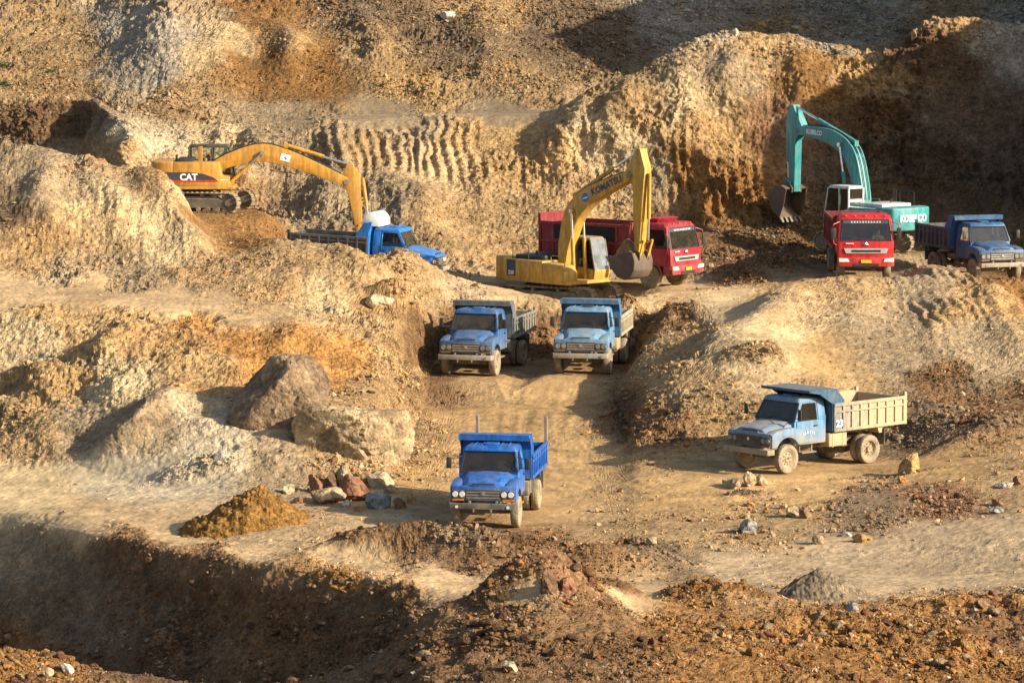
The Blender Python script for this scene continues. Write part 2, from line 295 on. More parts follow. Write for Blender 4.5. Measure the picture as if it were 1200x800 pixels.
# soil table: photo position, soil, roughness (m), groove depth (m), stone density
SOIL = dict(road=(.47,.335,.185), cream=(.50,.38,.215), white=(.48,.395,.265), tan=(.36,.245,.125), tano=(.41,.27,.125), orange=(.38,.20,.065),
            orbr=(.26,.14,.05), brown=(.19,.112,.055), dbrown=(.15,.092,.05), grey=(.36,.32,.24), gtan=(.31,.235,.145), dark=(.15,.10,.062),
            gbrown=(.20,.14,.085), lgrey=(.40,.34,.25), pgrey=(.40,.30,.185), redbr=(.22,.125,.068))
T = '''40 790 orbr .2 0 1;60 326 gtan .38 0 .4;150 328 gtan .38 0 .5;230 334 tan .38 0 .5;300 345 tan .3 0 .6;60 366 tano .38 .05 .2;150 372 tano .38 .05 .2;230 378 orange .35 .05 .2;50 344 road .03 0 .1;150 351 road .03 0 .1;250 360 road .04 0 .1;100 347 road .03 0 .05;200 355 road .03 0 .05;300 364 road .06 0 .2;60 318 gtan .4 0 .4;900 405 cream .08 .03 .05;990 440 tan .1 .02 .3;880 440 road .1 .02 .2;840 440 tan .2 0 .5;20 650 gtan .2 0 .1;100 690 gbrown .25 0 .4;200 690 dbrown .25 .05 .7;300 710 brown .28 .05 .8;400 720 dbrown .28 .05 .8;200 750 dbrown .28 .05 .8;120 730 gbrown .25 .03 .6;330 760 brown .28 .03 .8;250 662 brown .32 .03 .8;150 648 brown .32 0 .7;400 680 orbr .3 0 .8;450 705 brown .25 0 .5;350 695 brown .25 0 .4
150 770 dbrown .2 0 .4;250 670 brown .25 0 .4;500 770 brown .28 0 1;600 740 brown .35 0 1;700 715 brown .35 0 1;700 780 brown .3 0 .9;800 740 orbr .3 0 1;900 765 orbr .3 0 .9;1000 745 orbr .28 0 1
1100 770 orbr .28 0 .9;1180 745 brown .2 0 1;1190 790 orbr .25 0 .9;640 690 redbr .4 0 1;820 700 orbr .2 0 1;100 600 road .025 0 .04;0 592 cream .025 0 .03;200 612 road .03 0 .05;300 640 road .05 0 .25
420 657 road .05 0 .25;520 680 road .03 0 .1;620 690 road .03 0 .1;740 697 road .03 0 .1;850 672 pgrey .05 0 .25;1000 662 pgrey .04 0 .1;1100 640 pgrey .04 0 .12;1190 640 pgrey .04 0 .1
480 640 brown .16 0 1;560 652 brown .16 0 1;620 648 brown .14 0 1;720 662 brown .12 0 .9;780 655 gbrown .1 0 .9;430 640 tan .1 0 .8;700 620 tan .05 0 .5;800 625 tan .06 0 .7;450 606 road .03 0 .15
650 575 tano .03 0 .08;560 500 tano .04 0 .08;640 470 tano .05 0 .1;700 540 tano .04 0 .1;800 580 tano .05 0 .25;900 610 tan .07 0 .9;1000 598 gbrown .07 0 1;1100 585 redbr .07 0 1;1190 565 tan .05 0 .5
1100 552 tano .03 0 .15;960 572 tano .04 0 .2;860 560 tano .04 0 .3;620 450 tan .08 0 .2;520 455 brown .12 0 .4;560 450 tan .06 0 .2
200 566 white .04 0 .1;120 562 white .04 0 .06;40 572 cream .04 0 .06;260 535 white .1 0 .15;170 500 gtan .22 0 .3;110 520 gtan .25 0 .4;25 520 tan .4 0 .5;60 455 tano .3 0 .3;15 400 cream .4 0 .1;140 455 cream .35 0 .2
235 490 white .18 0 .3;300 405 orange .35 0 .15;200 405 tano .4 0 .2;110 390 tano .4 0 .2;400 410 orange .35 0 .2;445 385 tan .3 0 .7;450 455 tan .25 0 1;345 420 orange .3 0 .1;220 440 tano .35 0 .2
100 350 tan .05 0 .1;200 354 road .05 0 .1;20 342 road .06 0 .1;300 362 tan .1 0 .2;420 545 tan .12 0 1;500 565 tano .05 0 .4;470 520 tan .2 0 .9;320 545 gtan .12 0 .3
50 195 gtan .15 0 .3;120 250 cream .28 .2 .2;200 275 cream .28 .2 .2;60 230 gtan .15 0 .4;150 215 gtan .18 0 .4;40 285 tan .3 .1 .3;10 245 gbrown .2 0 .5;150 318 gtan .4 0 .5;40 315 tan .3 0 .4;250 318 tan .45 0 .4;90 215 gtan .2 0 .5;160 215 tan .35 0 .3
330 305 tan .3 0 .5;420 312 tan .3 0 .5;485 332 tan .3 0 .8;380 345 cream .3 0 .3;545 342 pgrey .12 0 .8;465 348 tano .4 0 .4;300 275 orbr .3 0 .3;250 255 orbr .15 0 .2
350 260 gtan .5 .3 .1;400 245 gtan .5 .35 .1;450 265 gtan .45 .2 .1;520 270 tan .25 0 .4;585 295 tan .3 .15 .1;440 175 tan .18 .27 .05;550 165 tano .22 .24 .05;500 190 road .2 .24 .05;600 160 tano .22 .24 .05;370 170 gtan .22 .22 .05;480 160 gtan .18 .26 .05;620 195 tano .5 .3 .05
620 245 tan .4 .1 .2;340 175 gtan .5 .15 .05;250 170 cream .6 .1 .05;175 165 white .6 0 .1;130 185 tan .4 0 .2;680 255 tan .45 .1 .2;700 175 cream .5 .15 .05;760 205 gtan .5 .1 .1;750 145 tan .6 .1 .2
805 130 cream .6 .15 .1;850 95 gtan .4 0 .5;900 65 tan .4 0 .9;810 200 orbr .6 .3 .1;860 235 orbr .6 .35 .1;900 155 redbr .6 .3 .1;840 165 tano .6 .3 .1;955 90 orbr .5 .1 .3;1010 90 tano .6 0 .2
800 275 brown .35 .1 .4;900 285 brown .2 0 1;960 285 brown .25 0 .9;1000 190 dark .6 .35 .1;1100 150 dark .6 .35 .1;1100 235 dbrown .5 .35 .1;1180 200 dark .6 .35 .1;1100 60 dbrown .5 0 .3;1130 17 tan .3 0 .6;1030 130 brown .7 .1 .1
590 132 gtan .04 0 .1;450 139 gtan .04 0 .1;330 142 gtan .1 0 .3
90 55 tan .4 0 .3;40 95 tan .3 0 .5;150 40 lgrey .4 .2 .1;195 45 lgrey .4 .2 .1;170 85 lgrey .35 .15 .2;215 20 pgrey .4 .15 .1;245 60 cream .3 .15 .1;200 115 tan .4 0 .8;60 145 dbrown .5 0 .1;310 85 orbr .22 .05 .5;360 100 orbr .2 0 .6;310 25 orbr .3 .1 .2;340 60 tano .22 .05 .4;380 70 orbr .22 0 .5
420 60 tan .5 .1 .5;520 50 gbrown .45 0 .7;600 100 tan .35 0 .8;650 50 gbrown .4 0 .8;710 40 gbrown .35 0 .9;800 20 grey .35 0 1;1000 30 grey .35 0 1;1180 40 grey .35 0 1;480 100 tano .4 0 .7;20 30 tan .5 .1 .2;430 15 gbrown .5 0 .8;560 15 tan .5 0 .8
780 430 tan .3 0 .6;760 495 brown .3 0 .9;820 475 tan .35 0 .6;860 425 cream .12 .05 .08;930 375 road .15 .06 .1;965 425 tano .08 .03 .15;1025 385 gtan .12 .03 .4;1000 338 tan .18 .12 .3;1080 345 gtan .18 .3 .2;1160 355 tano .22 .38 .2;930 345 tan .15 .05 .2;1190 345 orbr .32 .25 .2;1120 380 tano .25 .2 .2
1150 425 gtan .15 0 .2;1100 445 brown .3 0 .8;1180 480 brown .3 0 .9;1080 495 gbrown .25 0 1;950 475 tan .25 0 .6;1130 400 gtan .2 .1 .2;1060 430 gtan .15 0 .3;880 500 tan .25 0 .7
850 352 cream .04 0 .1;800 352 road .05 0 .2;700 332 road .05 0 .2;590 335 road .04 0 .1;780 378 brown .3 0 .6;725 395 brown .35 0 .6;540 385 brown .35 0 .5;490 395 brown .3 0 .6;660 400 brown .3 0 .5;860 322 brown .2 0 .9;480 420 tan .3 0 .9;790 398 tan .3 0 .5'''
tab = [r.split() for r in T.replace('\n', ';').split(';')]
tx = np.array([float(r[0]) for r in tab]); ty = np.array([float(r[1]) for r in tab])
tv = np.array([list(SOIL[r[2]]) + [float(r[3]), float(r[4]), float(r[5])] for r in tab])
# soil patches with ragged borders (positions shifted by noise)
wx = GX + 26 * fbm(X / 2.2, Y / 2.2, Z / 1.2, 4, 5); wy = GY + 13 * fbm(X / 2.0, Y / 2.0, Z / 1.1, 4, 9)
wxs = wx.ravel(); wys = wy.ravel()
val = np.zeros((wxs.size, 6)); wt = np.zeros(wxs.size)
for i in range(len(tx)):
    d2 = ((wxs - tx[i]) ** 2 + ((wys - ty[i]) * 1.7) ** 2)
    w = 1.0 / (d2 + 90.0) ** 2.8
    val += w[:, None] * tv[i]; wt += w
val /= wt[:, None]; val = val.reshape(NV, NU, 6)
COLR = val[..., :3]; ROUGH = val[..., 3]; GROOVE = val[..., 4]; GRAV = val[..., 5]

wobc = fbm(X / .8, Y / .8, Z / .8, 3, 151)
# --- relief: mounds and berms heaped on the base form (photo position, distance, half sizes, height)
HEAPS = [(450,634,119.6,2.4,.8,.5,'brown'),(510,638,119.0,2.4,.9,.65,'brown'),(570,646,118.4,2.2,.9,.55,'gbrown'),(630,652,117.8,1.8,.8,.4,'brown'),(700,660,116.8,1.7,.9,.5,'brown'),(765,658,117.2,1.7,.8,.4,'gbrown'),
         (640,692,99.2,1.35,.9,.85,'redbr'),(585,715,98.8,1.3,.9,.5,'brown'),(720,700,100.5,1.2,.9,.35,'brown'),(860,698,103,1.5,.9,.35,'orbr'),(500,750,99,1.2,.9,.35,'brown'),(1130,716,104,2.0,.9,.25,'orbr'),
         (870,560,128.6,1.2,.4,.12,'gbrown'),(1040,553,131.0,2.2,.4,.14,'gbrown'),(230,545,134,2.0,1.0,.3,'white'),
         (870,335,168.5,1.6,.9,.55,'brown'),(900,325,173,2.4,1.6,.9,'brown'),(960,310,175,1.6,1.6,.8,'brown'),(830,338,167,1.0,.6,.3,'tan'),
         (790,374,162.3,1.1,1.0,.5,'brown'),(730,352,163.6,.9,.7,.5,'brown'),(880,440,146,1.6,1.2,.5,'tan'),(1090,520,136,2.2,1.2,.6,'gbrown'),(1180,510,136.5,2.2,1.2,.6,'gbrown'),
         (460,350,158,1.1,.8,.9,'tano'),(480,352,158.5,.9,.8,.6,'tan'),(560,375,161.5,1.2,.8,.5,'brown'),(210,262,165.3,.8,.8,.4,'cream')]
for px, py, d, rx, ry, h, sk in HEAPS:
    c = P(px, py, d); q = ((X - c.x) / rx) ** 2 + ((Y - c.y) / ry) ** 2
    g_ = np.exp(-q * 1.2); Z += h * g_
    w_ = np.clip(g_ * 2.2 - .5 + .5 * wobc, 0, 1)
    COLR = COLR * (1 - w_[..., None]) + np.array(SOIL[sk]) * w_[..., None]; ROUGH = ROUGH * (1 - w_) + .22 * w_; GRAV = np.maximum(GRAV, w_ * .95)
# spurs running down the slopes: (px,py,d) to (px,py,d), half width, height
SPURS = [(228,452,140,105,548,136.4,1.0,1.2),(60,395,146,20,470,141,1.1,1.0),(350,375,150,330,440,144,.8,.7),(150,380,149,120,440,143,.9,.7),
         (935,338,162,862,430,146.5,1.3,.7),(1085,330,165,1120,430,148,1.2,.5),(1010,330,164,1000,420,149,1.2,.5),(1150,330,165,1190,420,149,1.0,.6),
         (275,-10,218,262,110,201,1.3,1.2),(205,-15,218,180,90,203,1.2,.8),(235,10,216,225,120,201,.9,.8),(330,20,214,345,110,203,1.0,1.0),(430,10,215,450,110,203,1.1,1.0),(560,0,218,575,110,204,1.2,1.0),
         (735,90,190.5,720,230,187,1.2,1.3),(800,60,191,805,240,186,1.2,1.2),(690,115,190.5,650,230,187,.9,1.0),(860,50,191,850,150,189,1.0,1.1),(945,60,192,930,150,189,1.0,1.0),
         (300,155,192,290,230,188,.9,.9),(400,150,191.5,380,260,184,1.0,1.0),(470,205,188,520,310,179,1.2,1.0),(155,152,190.5,150,215,187,.9,1.0),(200,158,191,205,215,188,.7,.8),
         (110,195,167,150,290,161,1.0,.8),(50,175,168,60,290,161,1.0,.8),(190,225,166,235,300,161,.8,.7),(470,292,163.3,520,332,161.5,.7,.5),(390,288,163.4,430,330,159,.8,.6)]
for x1_, y1_, d1, x2_, y2_, d2_, r_, h_ in SPURS:
    A_ = P(x1_, y1_, d1); B_ = P(x2_, y2_, d2_); ab = B_ - A_; L2 = ab.length_squared
    t = np.clip(((X - A_.x) * ab.x + (Y - A_.y) * ab.y + (Z - A_.z) * ab.z) / L2, 0, 1)
    wv = .7 * np.sin(t * 9 + x1_)
    dd_ = np.sqrt((X - A_.x - t * ab.x - .4 * r_ * wv) ** 2 + (Y - A_.y - t * ab.y) ** 2 + (Z - A_.z - t * ab.z) ** 2)
    g_ = h_ * np.exp(-(dd_ / r_) ** 1.6) * (.15 + .85 * np.sin(t * math.pi)); Z += g_ * .75; Y -= g_ * .55
# right-hand flank of the quarry, beyond the picture edge: the hill that shades the back wall
xe = 0.1304 * Y
hs = 20.4 + 10.1 * sstep(187, 197, Y)
flank = sstep(0, 1, (X - xe - 2.5) / 8.0) * sstep(170, 180, Y + 0.10 * (X - 30))
Z += flank * np.maximum(hs - Z, 0)
# broad roll, then chunky relief, grooves and grain along the surface normal
N0 = grid_normals(X, Y, Z)
R = ROUGH
big = fbm(X / 5.5, Y / 5.5, Z / 4.0, 3, 21)
mid = fbm(X / 1.9, Y / 1.9, Z / 1.5, 4, 33, ridged=True)
sml = fbm(X / 0.55, Y / 0.55, Z / 0.5, 3, 47)
bil = np.abs(vnoise(X / 0.9, Y / 0.9, Z / 0.8, 61)) + 0.5 * np.abs(vnoise(X / 0.41, Y / 0.41, Z / 0.4, 62))
fin = vnoise(X / 0.16, Y / 0.16, Z / 0.15, 71)
wob = 0.5 * fbm(X / 3, Y / 3, Z / 3, 2, 81)
gr = 0.6 * (1 - np.abs(vnoise((X + wob) / 0.8, Y / 6, Z / 5.5, 83)) * 2) + 0.4 * (1 - np.abs(vnoise((X + wob * 0.6) / 0.37, Y / 5, Z / 3.5, 84)) * 2)
strata = np.abs(vnoise(X / 4.5, Y / 4.5, (Z + 0.12 * X) / 0.45, 91))
msk = sstep(-.08, .5, fbm(X / 4.5, Y / 4.5, Z / 3.0, 2, 25))
rill = 1 - np.abs(vnoise((X + .8 * wob) / 1.1, (Y + .5 * wob) / 9, Z / 7, 87)) * 2 + .6 * (1 - np.abs(vnoise((X + wob) / .45, Y / 6, Z / 5, 88)) * 2)
wrp = .35 * sml
bil = np.abs(vnoise(X / 0.8 + wrp, Y / 0.8 + wrp, Z / 0.6, 61)) + 0.6 * np.abs(vnoise(X / 0.36 + wrp, Y / 0.36, Z / 0.3, 62)) + .4 * np.abs(vnoise(X / 0.2, Y / 0.2 + wrp, Z / 0.17, 63))
wq = .5 * sml
def soft(a, q): return smooth1(smooth1(a, q, 0), q, 1)
fc1 = soft(facets(X / 1.5 + wq, Y / 1.5 + wq, Z / 1.1, 301), 1.3); fc2 = soft(facets(X / .6 + wq, Y / .6, Z / .5 + wq, 311), 0.8); fc3 = facets(X / .22, Y / .22, Z / .19, 321)
med = fbm(X / 3.2 + .4 * wob, Y / 3.2, Z / 2.4, 3, 27, ridged=True)
disp = R * ((1.6 * big + .65 * med) * np.where(GL > 18.4, .6, np.where(GL > 15.8, .75, 1))[:, None] + .25 * mid * msk + 0.20 * sml * (.4 + msk) + (.52 * fc1 + .46 * fc2) * (.10 + .9 * msk) + .22 * fc3 * (.35 + .65 * msk) + 0.25 * (bil - 0.6) * (.35 + .65 * msk) + .07 * rill * (1.2 - msk) + 0.08 * fin) + GROOVE * (0.32 * gr + .24 * np.sin(2 * math.pi * (X + .55 * wob + .12 * Z + .25 * vnoise(X / 1.3, Y / 1.3, Z / 1.3, 181)) / (.52)) * np.clip(.2 + msk + .8 * vnoise(X / 2, Y / 2, Z / .9, 183), 0, 1.3))
disp += np.clip(R - 0.3, 0, 1) * 0.8 * (0.35 - strata) * (.3 + msk)
disp += 0.010 * fin + 0.012 * sml
# wheel ruts on the floor: shallow long furrows
rut = vnoise(X / 9, (Y + 0.12 * X + 1.3 * wob) / 0.45, Z * 0, 95)
disp += np.clip(0.09 - R, 0, 0.06) * 0.25 * rut
TRACKS = [((600,446),(592,480),(590,530),(600,575),(570,606),(480,607),(380,605),(250,598),(120,598),(0,596)), ((690,446),(670,480),(660,520),(690,560),(780,578),(880,575),(960,570),(1080,555),(1210,534)),
          ((1210,648),(1080,652),(950,664),(850,676),(740,689),(640,688),(540,680),(440,663),(340,648),(220,630),(110,611),(-20,606)), ((1210,628),(1090,640),(960,655),(880,668)), ((640,450),(630,500),(640,560),(720,590),(840,592),(960,574))]
rutc = np.zeros_like(X); fl = (GL > 4.7) & (GL < 9.4); r0_, r1_ = np.where(fl)[0][[0, -1]]
XX, YY = X[r0_:r1_], Y[r0_:r1_]; rd = np.zeros_like(XX)
for tr_ in TRACKS:
    pts = []
    for px, py in tr_:
        cidx = int(np.argmin(np.abs(us - px))); ri = r0_ + int(np.argmin(np.abs(GY[r0_:r1_, cidx] - py))); pts.append((X[ri, cidx], Y[ri, cidx]))
    best = np.full(XX.shape, 99.0); side = np.zeros_like(XX)
    for (ax, ay), (bx_, by_) in zip(pts[:-1], pts[1:]):
        vx, vy = bx_ - ax, by_ - ay; L2 = vx * vx + vy * vy + 1e-6; t = np.clip(((XX - ax) * vx + (YY - ay) * vy) / L2, 0, 1)
        ex, ey = XX - ax - t * vx, YY - ay - t * vy; dd_ = np.sqrt(ex * ex + ey * ey); m = dd_ < best; best = np.where(m, dd_, best); side = np.where(m, dd_ * np.sign(ex * vy - ey * vx), side)
    side = side + .25 * fbm(XX / 6, YY / 6, XX * 0, 2, 161)
    for o_, wgt in ((0, 1.0), (.55, .7), (-.7, .6), (1.5, .5), (-1.7, .5)):
        for w2 in (-.95, .95):
            e = np.abs(side - o_ - w2); rd += wgt * (-np.exp(-(e / .16) ** 2) + .45 * np.exp(-((e - .30) / .11) ** 2)) * (.6 + .4 * vnoise(XX / 3, YY / 3, XX * 0, 171))
rutc[r0_:r1_] = np.clip(rd, -1.4, 1.2); flatm = np.clip((.14 - R) / .08, 0, 1)
disp += .013 * rutc * flatm
fade = sstep(0, 1, (Y - 86) / 8)
X += N0[..., 0] * disp; Y += N0[..., 1] * disp; Z += N0[..., 2] * disp
# level stands under the vehicles
for k, (px, py, d, yaw, hl, hw) in SPOTS.items():
    c = P(px, py, d); th = math.radians(yaw)
    fx, fy = math.sin(th), -math.cos(th); rx_, ry_ = math.cos(th), math.sin(th)
    lx = np.abs((X - c.x) * fx + (Y - c.y) * fy) / hl; lw = np.abs((X - c.x) * rx_ + (Y - c.y) * ry_) / hw
    q = np.maximum(lx, lw)
    w = (1 - sstep(0.75, 1.75, q)) * (1 - sstep(1.2, 2.4, np.abs(Z - c.z)))
    Z = Z * (1 - w) + (c.z + 0.10 * disp * 0.3 / (0.1 + np.abs(disp))) * w
NRM = grid_normals(X, Y, Z)
# soil colour: patches of lighter and darker soil, ochre stains, pale chips in the face
v1 = fbm(X / 2.6, Y / 2.6, Z / 1.6, 4, 101); v2 = fbm(X / 0.6, Y / 0.6, Z / 0.5, 3, 111); v3 = fbm(X / 6, Y / 6, Z / 2.2, 3, 121)
k = (1 + 0.30 * v1 + 0.22 * v2)[..., None]
C = COLR * k
st = np.clip(v3 * 1.6 - 0.05, 0, 1)[..., None] * np.clip(ROUGH / 0.3, 0, 1)[..., None]
C = C * (1 - 0.4 * st) + 0.4 * st * C * np.array([1.08, 0.88, 0.66])
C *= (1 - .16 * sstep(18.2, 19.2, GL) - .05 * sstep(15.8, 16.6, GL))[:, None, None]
pale = np.clip(fbm(X / 1.1, Y / 1.1, Z / 0.7, 3, 131) * 2.6 - 0.75, 0, 1)[..., None] * np.clip((ROUGH - 0.2) / 0.2, 0, 1)[..., None]
C = C * (1 - 0.5 * pale) + 0.5 * pale * (C * 0.5 + np.array([.26, .22, .16]))
# pale dusty wheel tracks on the floor
trk = np.clip(vnoise(X / 14, (Y + 0.10 * X + 1.6 * wob) / 0.8, Z * 0, 141), -1, 1)[..., None]
C *= 1 + 0.06 * trk * np.clip((0.09 - ROUGH) / 0.05, 0, 1)[..., None]
C *= 1 - .09 * (np.clip(rutc, -1, 1) * flatm)[..., None]
C *= np.array([.95, .91, .86])
C = np.clip(C, 0.015, 0.62)

def sheet(name, r0, r1, mat):
    n = r1 - r0 + 1
    co = np.stack([X[r0:r1 + 1], Y[r0:r1 + 1], Z[r0:r1 + 1]], -1).reshape(-1, 3).astype(np.float32)
    me = bpy.data.meshes.new(name); nv = n * NU; nf = (n - 1) * (NU - 1)
    ii = (np.arange(n - 1)[:, None] * NU + np.arange(NU - 1)[None, :]).ravel()
    fc = np.stack([ii, ii + 1, ii + NU + 1, ii + NU], -1).astype(np.int32)
    me.vertices.add(nv); me.vertices.foreach_set('co', co.ravel())
    me.loops.add(nf * 4); me.loops.foreach_set('vertex_index', fc.ravel())
    me.polygons.add(nf); me.polygons.foreach_set('loop_start', np.arange(nf, dtype=np.int32) * 4); me.polygons.foreach_set('loop_total', np.full(nf, 4, dtype=np.int32))
    me.polygons.foreach_set('use_smooth', np.zeros(nf, dtype=bool))
    me.update(calc_edges=True)
    ca = me.color_attributes.new('Col', 'FLOAT_COLOR', 'POINT')
    cc = np.concatenate([C[r0:r1 + 1].reshape(-1, 3), np.clip((ROUGH[r0:r1 + 1].reshape(-1, 1) - .02) / .2, .06, 1)], 1).astype(np.float32); ca.data.foreach_set('color', cc.ravel())
    me.materials.append(mat); o = bpy.data.objects.new(name, me); COL.objects.link(o); o['kind'] = 'structure'
    return o
def row_of(l): return int(np.argmin(np.abs(GL - l)))
cuts = [('ground', 0, 9), ('slope', 9, 11), ('terrace', 11, 16), ('cliff', 16, 18.5), ('hillside', 18.5, len(LINES) - 1)]
for k, (px, py, d, yaw, hl, hw) in SPOTS.items():
    q = (GX[0] - px) ** 2; cidx = int(np.argmin(q)); col = a_[:, cidx] * 0 + GD[:, cidx]; rr_ = np.argsort(np.abs(GY[:, cidx] - py))[:4]; print('SPOT', k, d, [round(float(v), 1) for v in col[rr_]])
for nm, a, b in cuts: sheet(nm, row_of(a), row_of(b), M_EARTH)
_t = (Y * CT - (Z - CAMZ) * ST); GXP = 600 + F * X / _t; GYP = 400 - F * ((Z - CAMZ) * CT + Y * ST) / _t
def ground_at(px, py, tol=4):
    """index of the nearest-to-camera sheet point seen at a photo pixel"""
    d2 = (GXP - px) ** 2 + (GYP - py) ** 2
    m = d2 < tol * tol
    if not m.any(): return np.unravel_index(np.argmin(d2), d2.shape)
    yy = np.where(m, Y + 0.02 * np.sqrt(d2), 1e9); return np.unravel_index(np.argmin(yy), yy.shape)
# ------------------------------------------------------------------ mesh builder
class MB:
    def __init__(s): s.v = []; s.f = []; s.m = []; s.mi = 0; s.M = None
    def add(s, vs, fs):
        o = len(s.v)
        s.v += [tuple(s.M @ Vector(v)) if s.M else tuple(v) for v in vs]
        s.f += [[i + o for i in f] for f in fs]; s.m += [s.mi] * len(fs); return s
    def hexa(s, p):
        return s.add(p, [[3,2,1,0],[4,5,6,7],[0,1,5,4],[1,2,6,5],[2,3,7,6],[3,0,4,7]])
    def box(s, x0, x1, y0, y1, z0, z1):
        return s.hexa([(x0,y0,z0),(x1,y0,z0),(x1,y1,z0),(x0,y1,z0),(x0,y0,z1),(x1,y0,z1),(x1,y1,z1),(x0,y1,z1)])
    def prism(s, pts, ax, a, b):
        n = len(pts)
        def m(p, q):
            return {'x': (q, p[0], p[1]), 'y': (p[0], q, p[1]), 'z': (p[0], p[1], q)}[ax]
        vs = [m(p, a) for p in pts] + [m(p, b) for p in pts]
        fs = [list(range(n))[::-1], [i + n for i in range(n)]] + [[i, (i + 1) % n, (i + 1) % n + n, i + n] for i in range(n)]
        return s.add(vs, fs)
    def bar(s, p0, p1, w, h=None, up=(0, 0, 1)):
        h = h or w; p0 = Vector(p0); p1 = Vector(p1); d = (p1 - p0).normalized(); u = Vector(up)
        if abs(d.dot(u)) > 0.98: u = Vector((0, 1, 0))
        r = d.cross(u).normalized() * w / 2; t = r.cross(d).normalized() * h / 2
        return s.hexa([p0-r-t, p0+r-t, p1+r-t, p1-r-t, p0-r+t, p0+r+t, p1+r+t, p1-r+t])
    def cyl(s, p0, p1, r0, r1=None, n=16):
        r1 = r0 if r1 is None else r1; p0 = Vector(p0); p1 = Vector(p1); d = (p1 - p0).normalized()
        u = Vector((0, 0, 1)) if abs(d.z) < 0.9 else Vector((1, 0, 0)); a = d.cross(u).normalized(); b = d.cross(a)
        vs = [p0 + (a * math.cos(t) + b * math.sin(t)) * r0 for t in [2 * math.pi * i / n for i in range(n)]] + \
             [p1 + (a * math.cos(t) + b * math.sin(t)) * r1 for t in [2 * math.pi * i / n for i in range(n)]]
        return s.add(vs, [list(range(n))[::-1], [i + n for i in range(n)]] + [[i, (i + 1) % n, (i + 1) % n + n, i + n] for i in range(n)])
    def tube(s, pts, r, n=8):
        pts = [Vector(p) for p in pts]; vs = []; fs = []
        for i, p in enumerate(pts):
            d = (pts[min(i + 1, len(pts) - 1)] - pts[max(i - 1, 0)]).normalized()
            u = Vector((0, 0, 1)) if abs(d.z) < 0.9 else Vector((1, 0, 0)); a = d.cross(u).normalized(); b = d.cross(a)
            vs += [p + (a * math.cos(2 * math.pi * j / n) + b * math.sin(2 * math.pi * j / n)) * r for j in range(n)]
        for i in range(len(pts) - 1):
            for j in range(n): fs.append([i*n+j, i*n+(j+1) % n, (i+1)*n+(j+1) % n, (i+1)*n+j])
        fs += [list(range(n))[::-1], [(len(pts) - 1) * n + j for j in range(n)]]
        return s.add(vs, fs)
    def lathe(s, prof, ax, c, n=32, ripple=None):
        """prof: (offset along axis, radius); closed ring profile"""
        k = len(prof); vs = []; fs = []
        for i in range(n):
            t = 2 * math.pi * i / n
            for j, (o, r) in enumerate(prof):
                rr = r + (ripple(i, j) if ripple else 0)
                p = {'x': (o, rr * math.cos(t), rr * math.sin(t)), 'y': (rr * math.cos(t), o, rr * math.sin(t)), 'z': (rr * math.cos(t), rr * math.sin(t), o)}[ax]
                vs.append((p[0] + c[0], p[1] + c[1], p[2] + c[2]))
        for i in range(n):
            for j in range(k): fs.append([i*k+j, ((i+1) % n)*k+j, ((i+1) % n)*k+(j+1) % k, i*k+(j+1) % k])
        return s.add(vs, fs)
    def build(s, name, mats, parent=None, bevel=0, seg=1, sharp=38, fixn=True):
        me = bpy.data.meshes.new(name); me.from_pydata([tuple(v) for v in s.v], [], s.f)
        mats = mats if isinstance(mats, (list, tuple)) else [mats]
        for m in mats: me.materials.append(m)
        me.polygons.foreach_set('material_index', s.m)
        bm = bmesh.new(); bm.from_mesh(me)
        if fixn: bmesh.ops.recalc_face_normals(bm, faces=bm.faces)
        if bevel:
            es = [e for e in bm.edges if len(e.link_faces) == 2 and e.calc_face_angle(0) > 0.5]
            bmesh.ops.bevel(bm, geom=es, offset=bevel, segments=seg, profile=0.5, affect='EDGES', clamp_overlap=True)
        for f in bm.faces: f.smooth = True
        bm.to_mesh(me); bm.free(); me.set_sharp_from_angle(angle=math.radians(sharp))
        o = bpy.data.objects.new(name, me); COL.objects.link(o)
        if parent: o.parent = parent
        return o
def thing(name, label, cat, loc=(0, 0, 0), rz=0, group=None, rx=0, ry=0):
    o = bpy.data.objects.new(name, None); COL.objects.link(o); o.location = loc; o.rotation_euler = (rx, ry, rz)
    o.empty_display_size = 0.5; o['label'] = label; o['category'] = cat
    if group: o['group'] = group
    return o
def tag(o, label, cat, group=None):
    o['label'] = label; o['category'] = cat
    if group: o['group'] = group
    return o
def text(name, s, size, mat, parent, M, offset=0.0, squeeze=1.0, depth=0.004):
    cu = bpy.data.curves.new(name, 'FONT'); cu.body = s; cu.size = size; cu.extrude = depth; cu.offset = offset; cu.align_x = 'CENTER'; cu.align_y = 'CENTER'
    cu.resolution_u = 4
    t = bpy.data.objects.new(name, cu); COL.objects.link(t); dg = bpy.context.evaluated_depsgraph_get()
    me = bpy.data.meshes.new_from_object(t.evaluated_get(dg)); bpy.data.objects.remove(t)
    me.transform(Matrix.Diagonal((squeeze, 1, 1, 1))); me.transform(M); me.name = name
    me.materials.clear(); me.materials.append(mat)
    o = bpy.data.objects.new(name, me); COL.objects.link(o); o.parent = parent; return o
def frame(c, xdir, ydir):
    x = Vector(xdir).normalized(); y = Vector(ydir).normalized(); z = x.cross(y)
    return Matrix(((x.x, y.x, z.x, c[0]), (x.y, y.y, z.y, c[1]), (x.z, y.z, z.z, c[2]), (0, 0, 0, 1)))

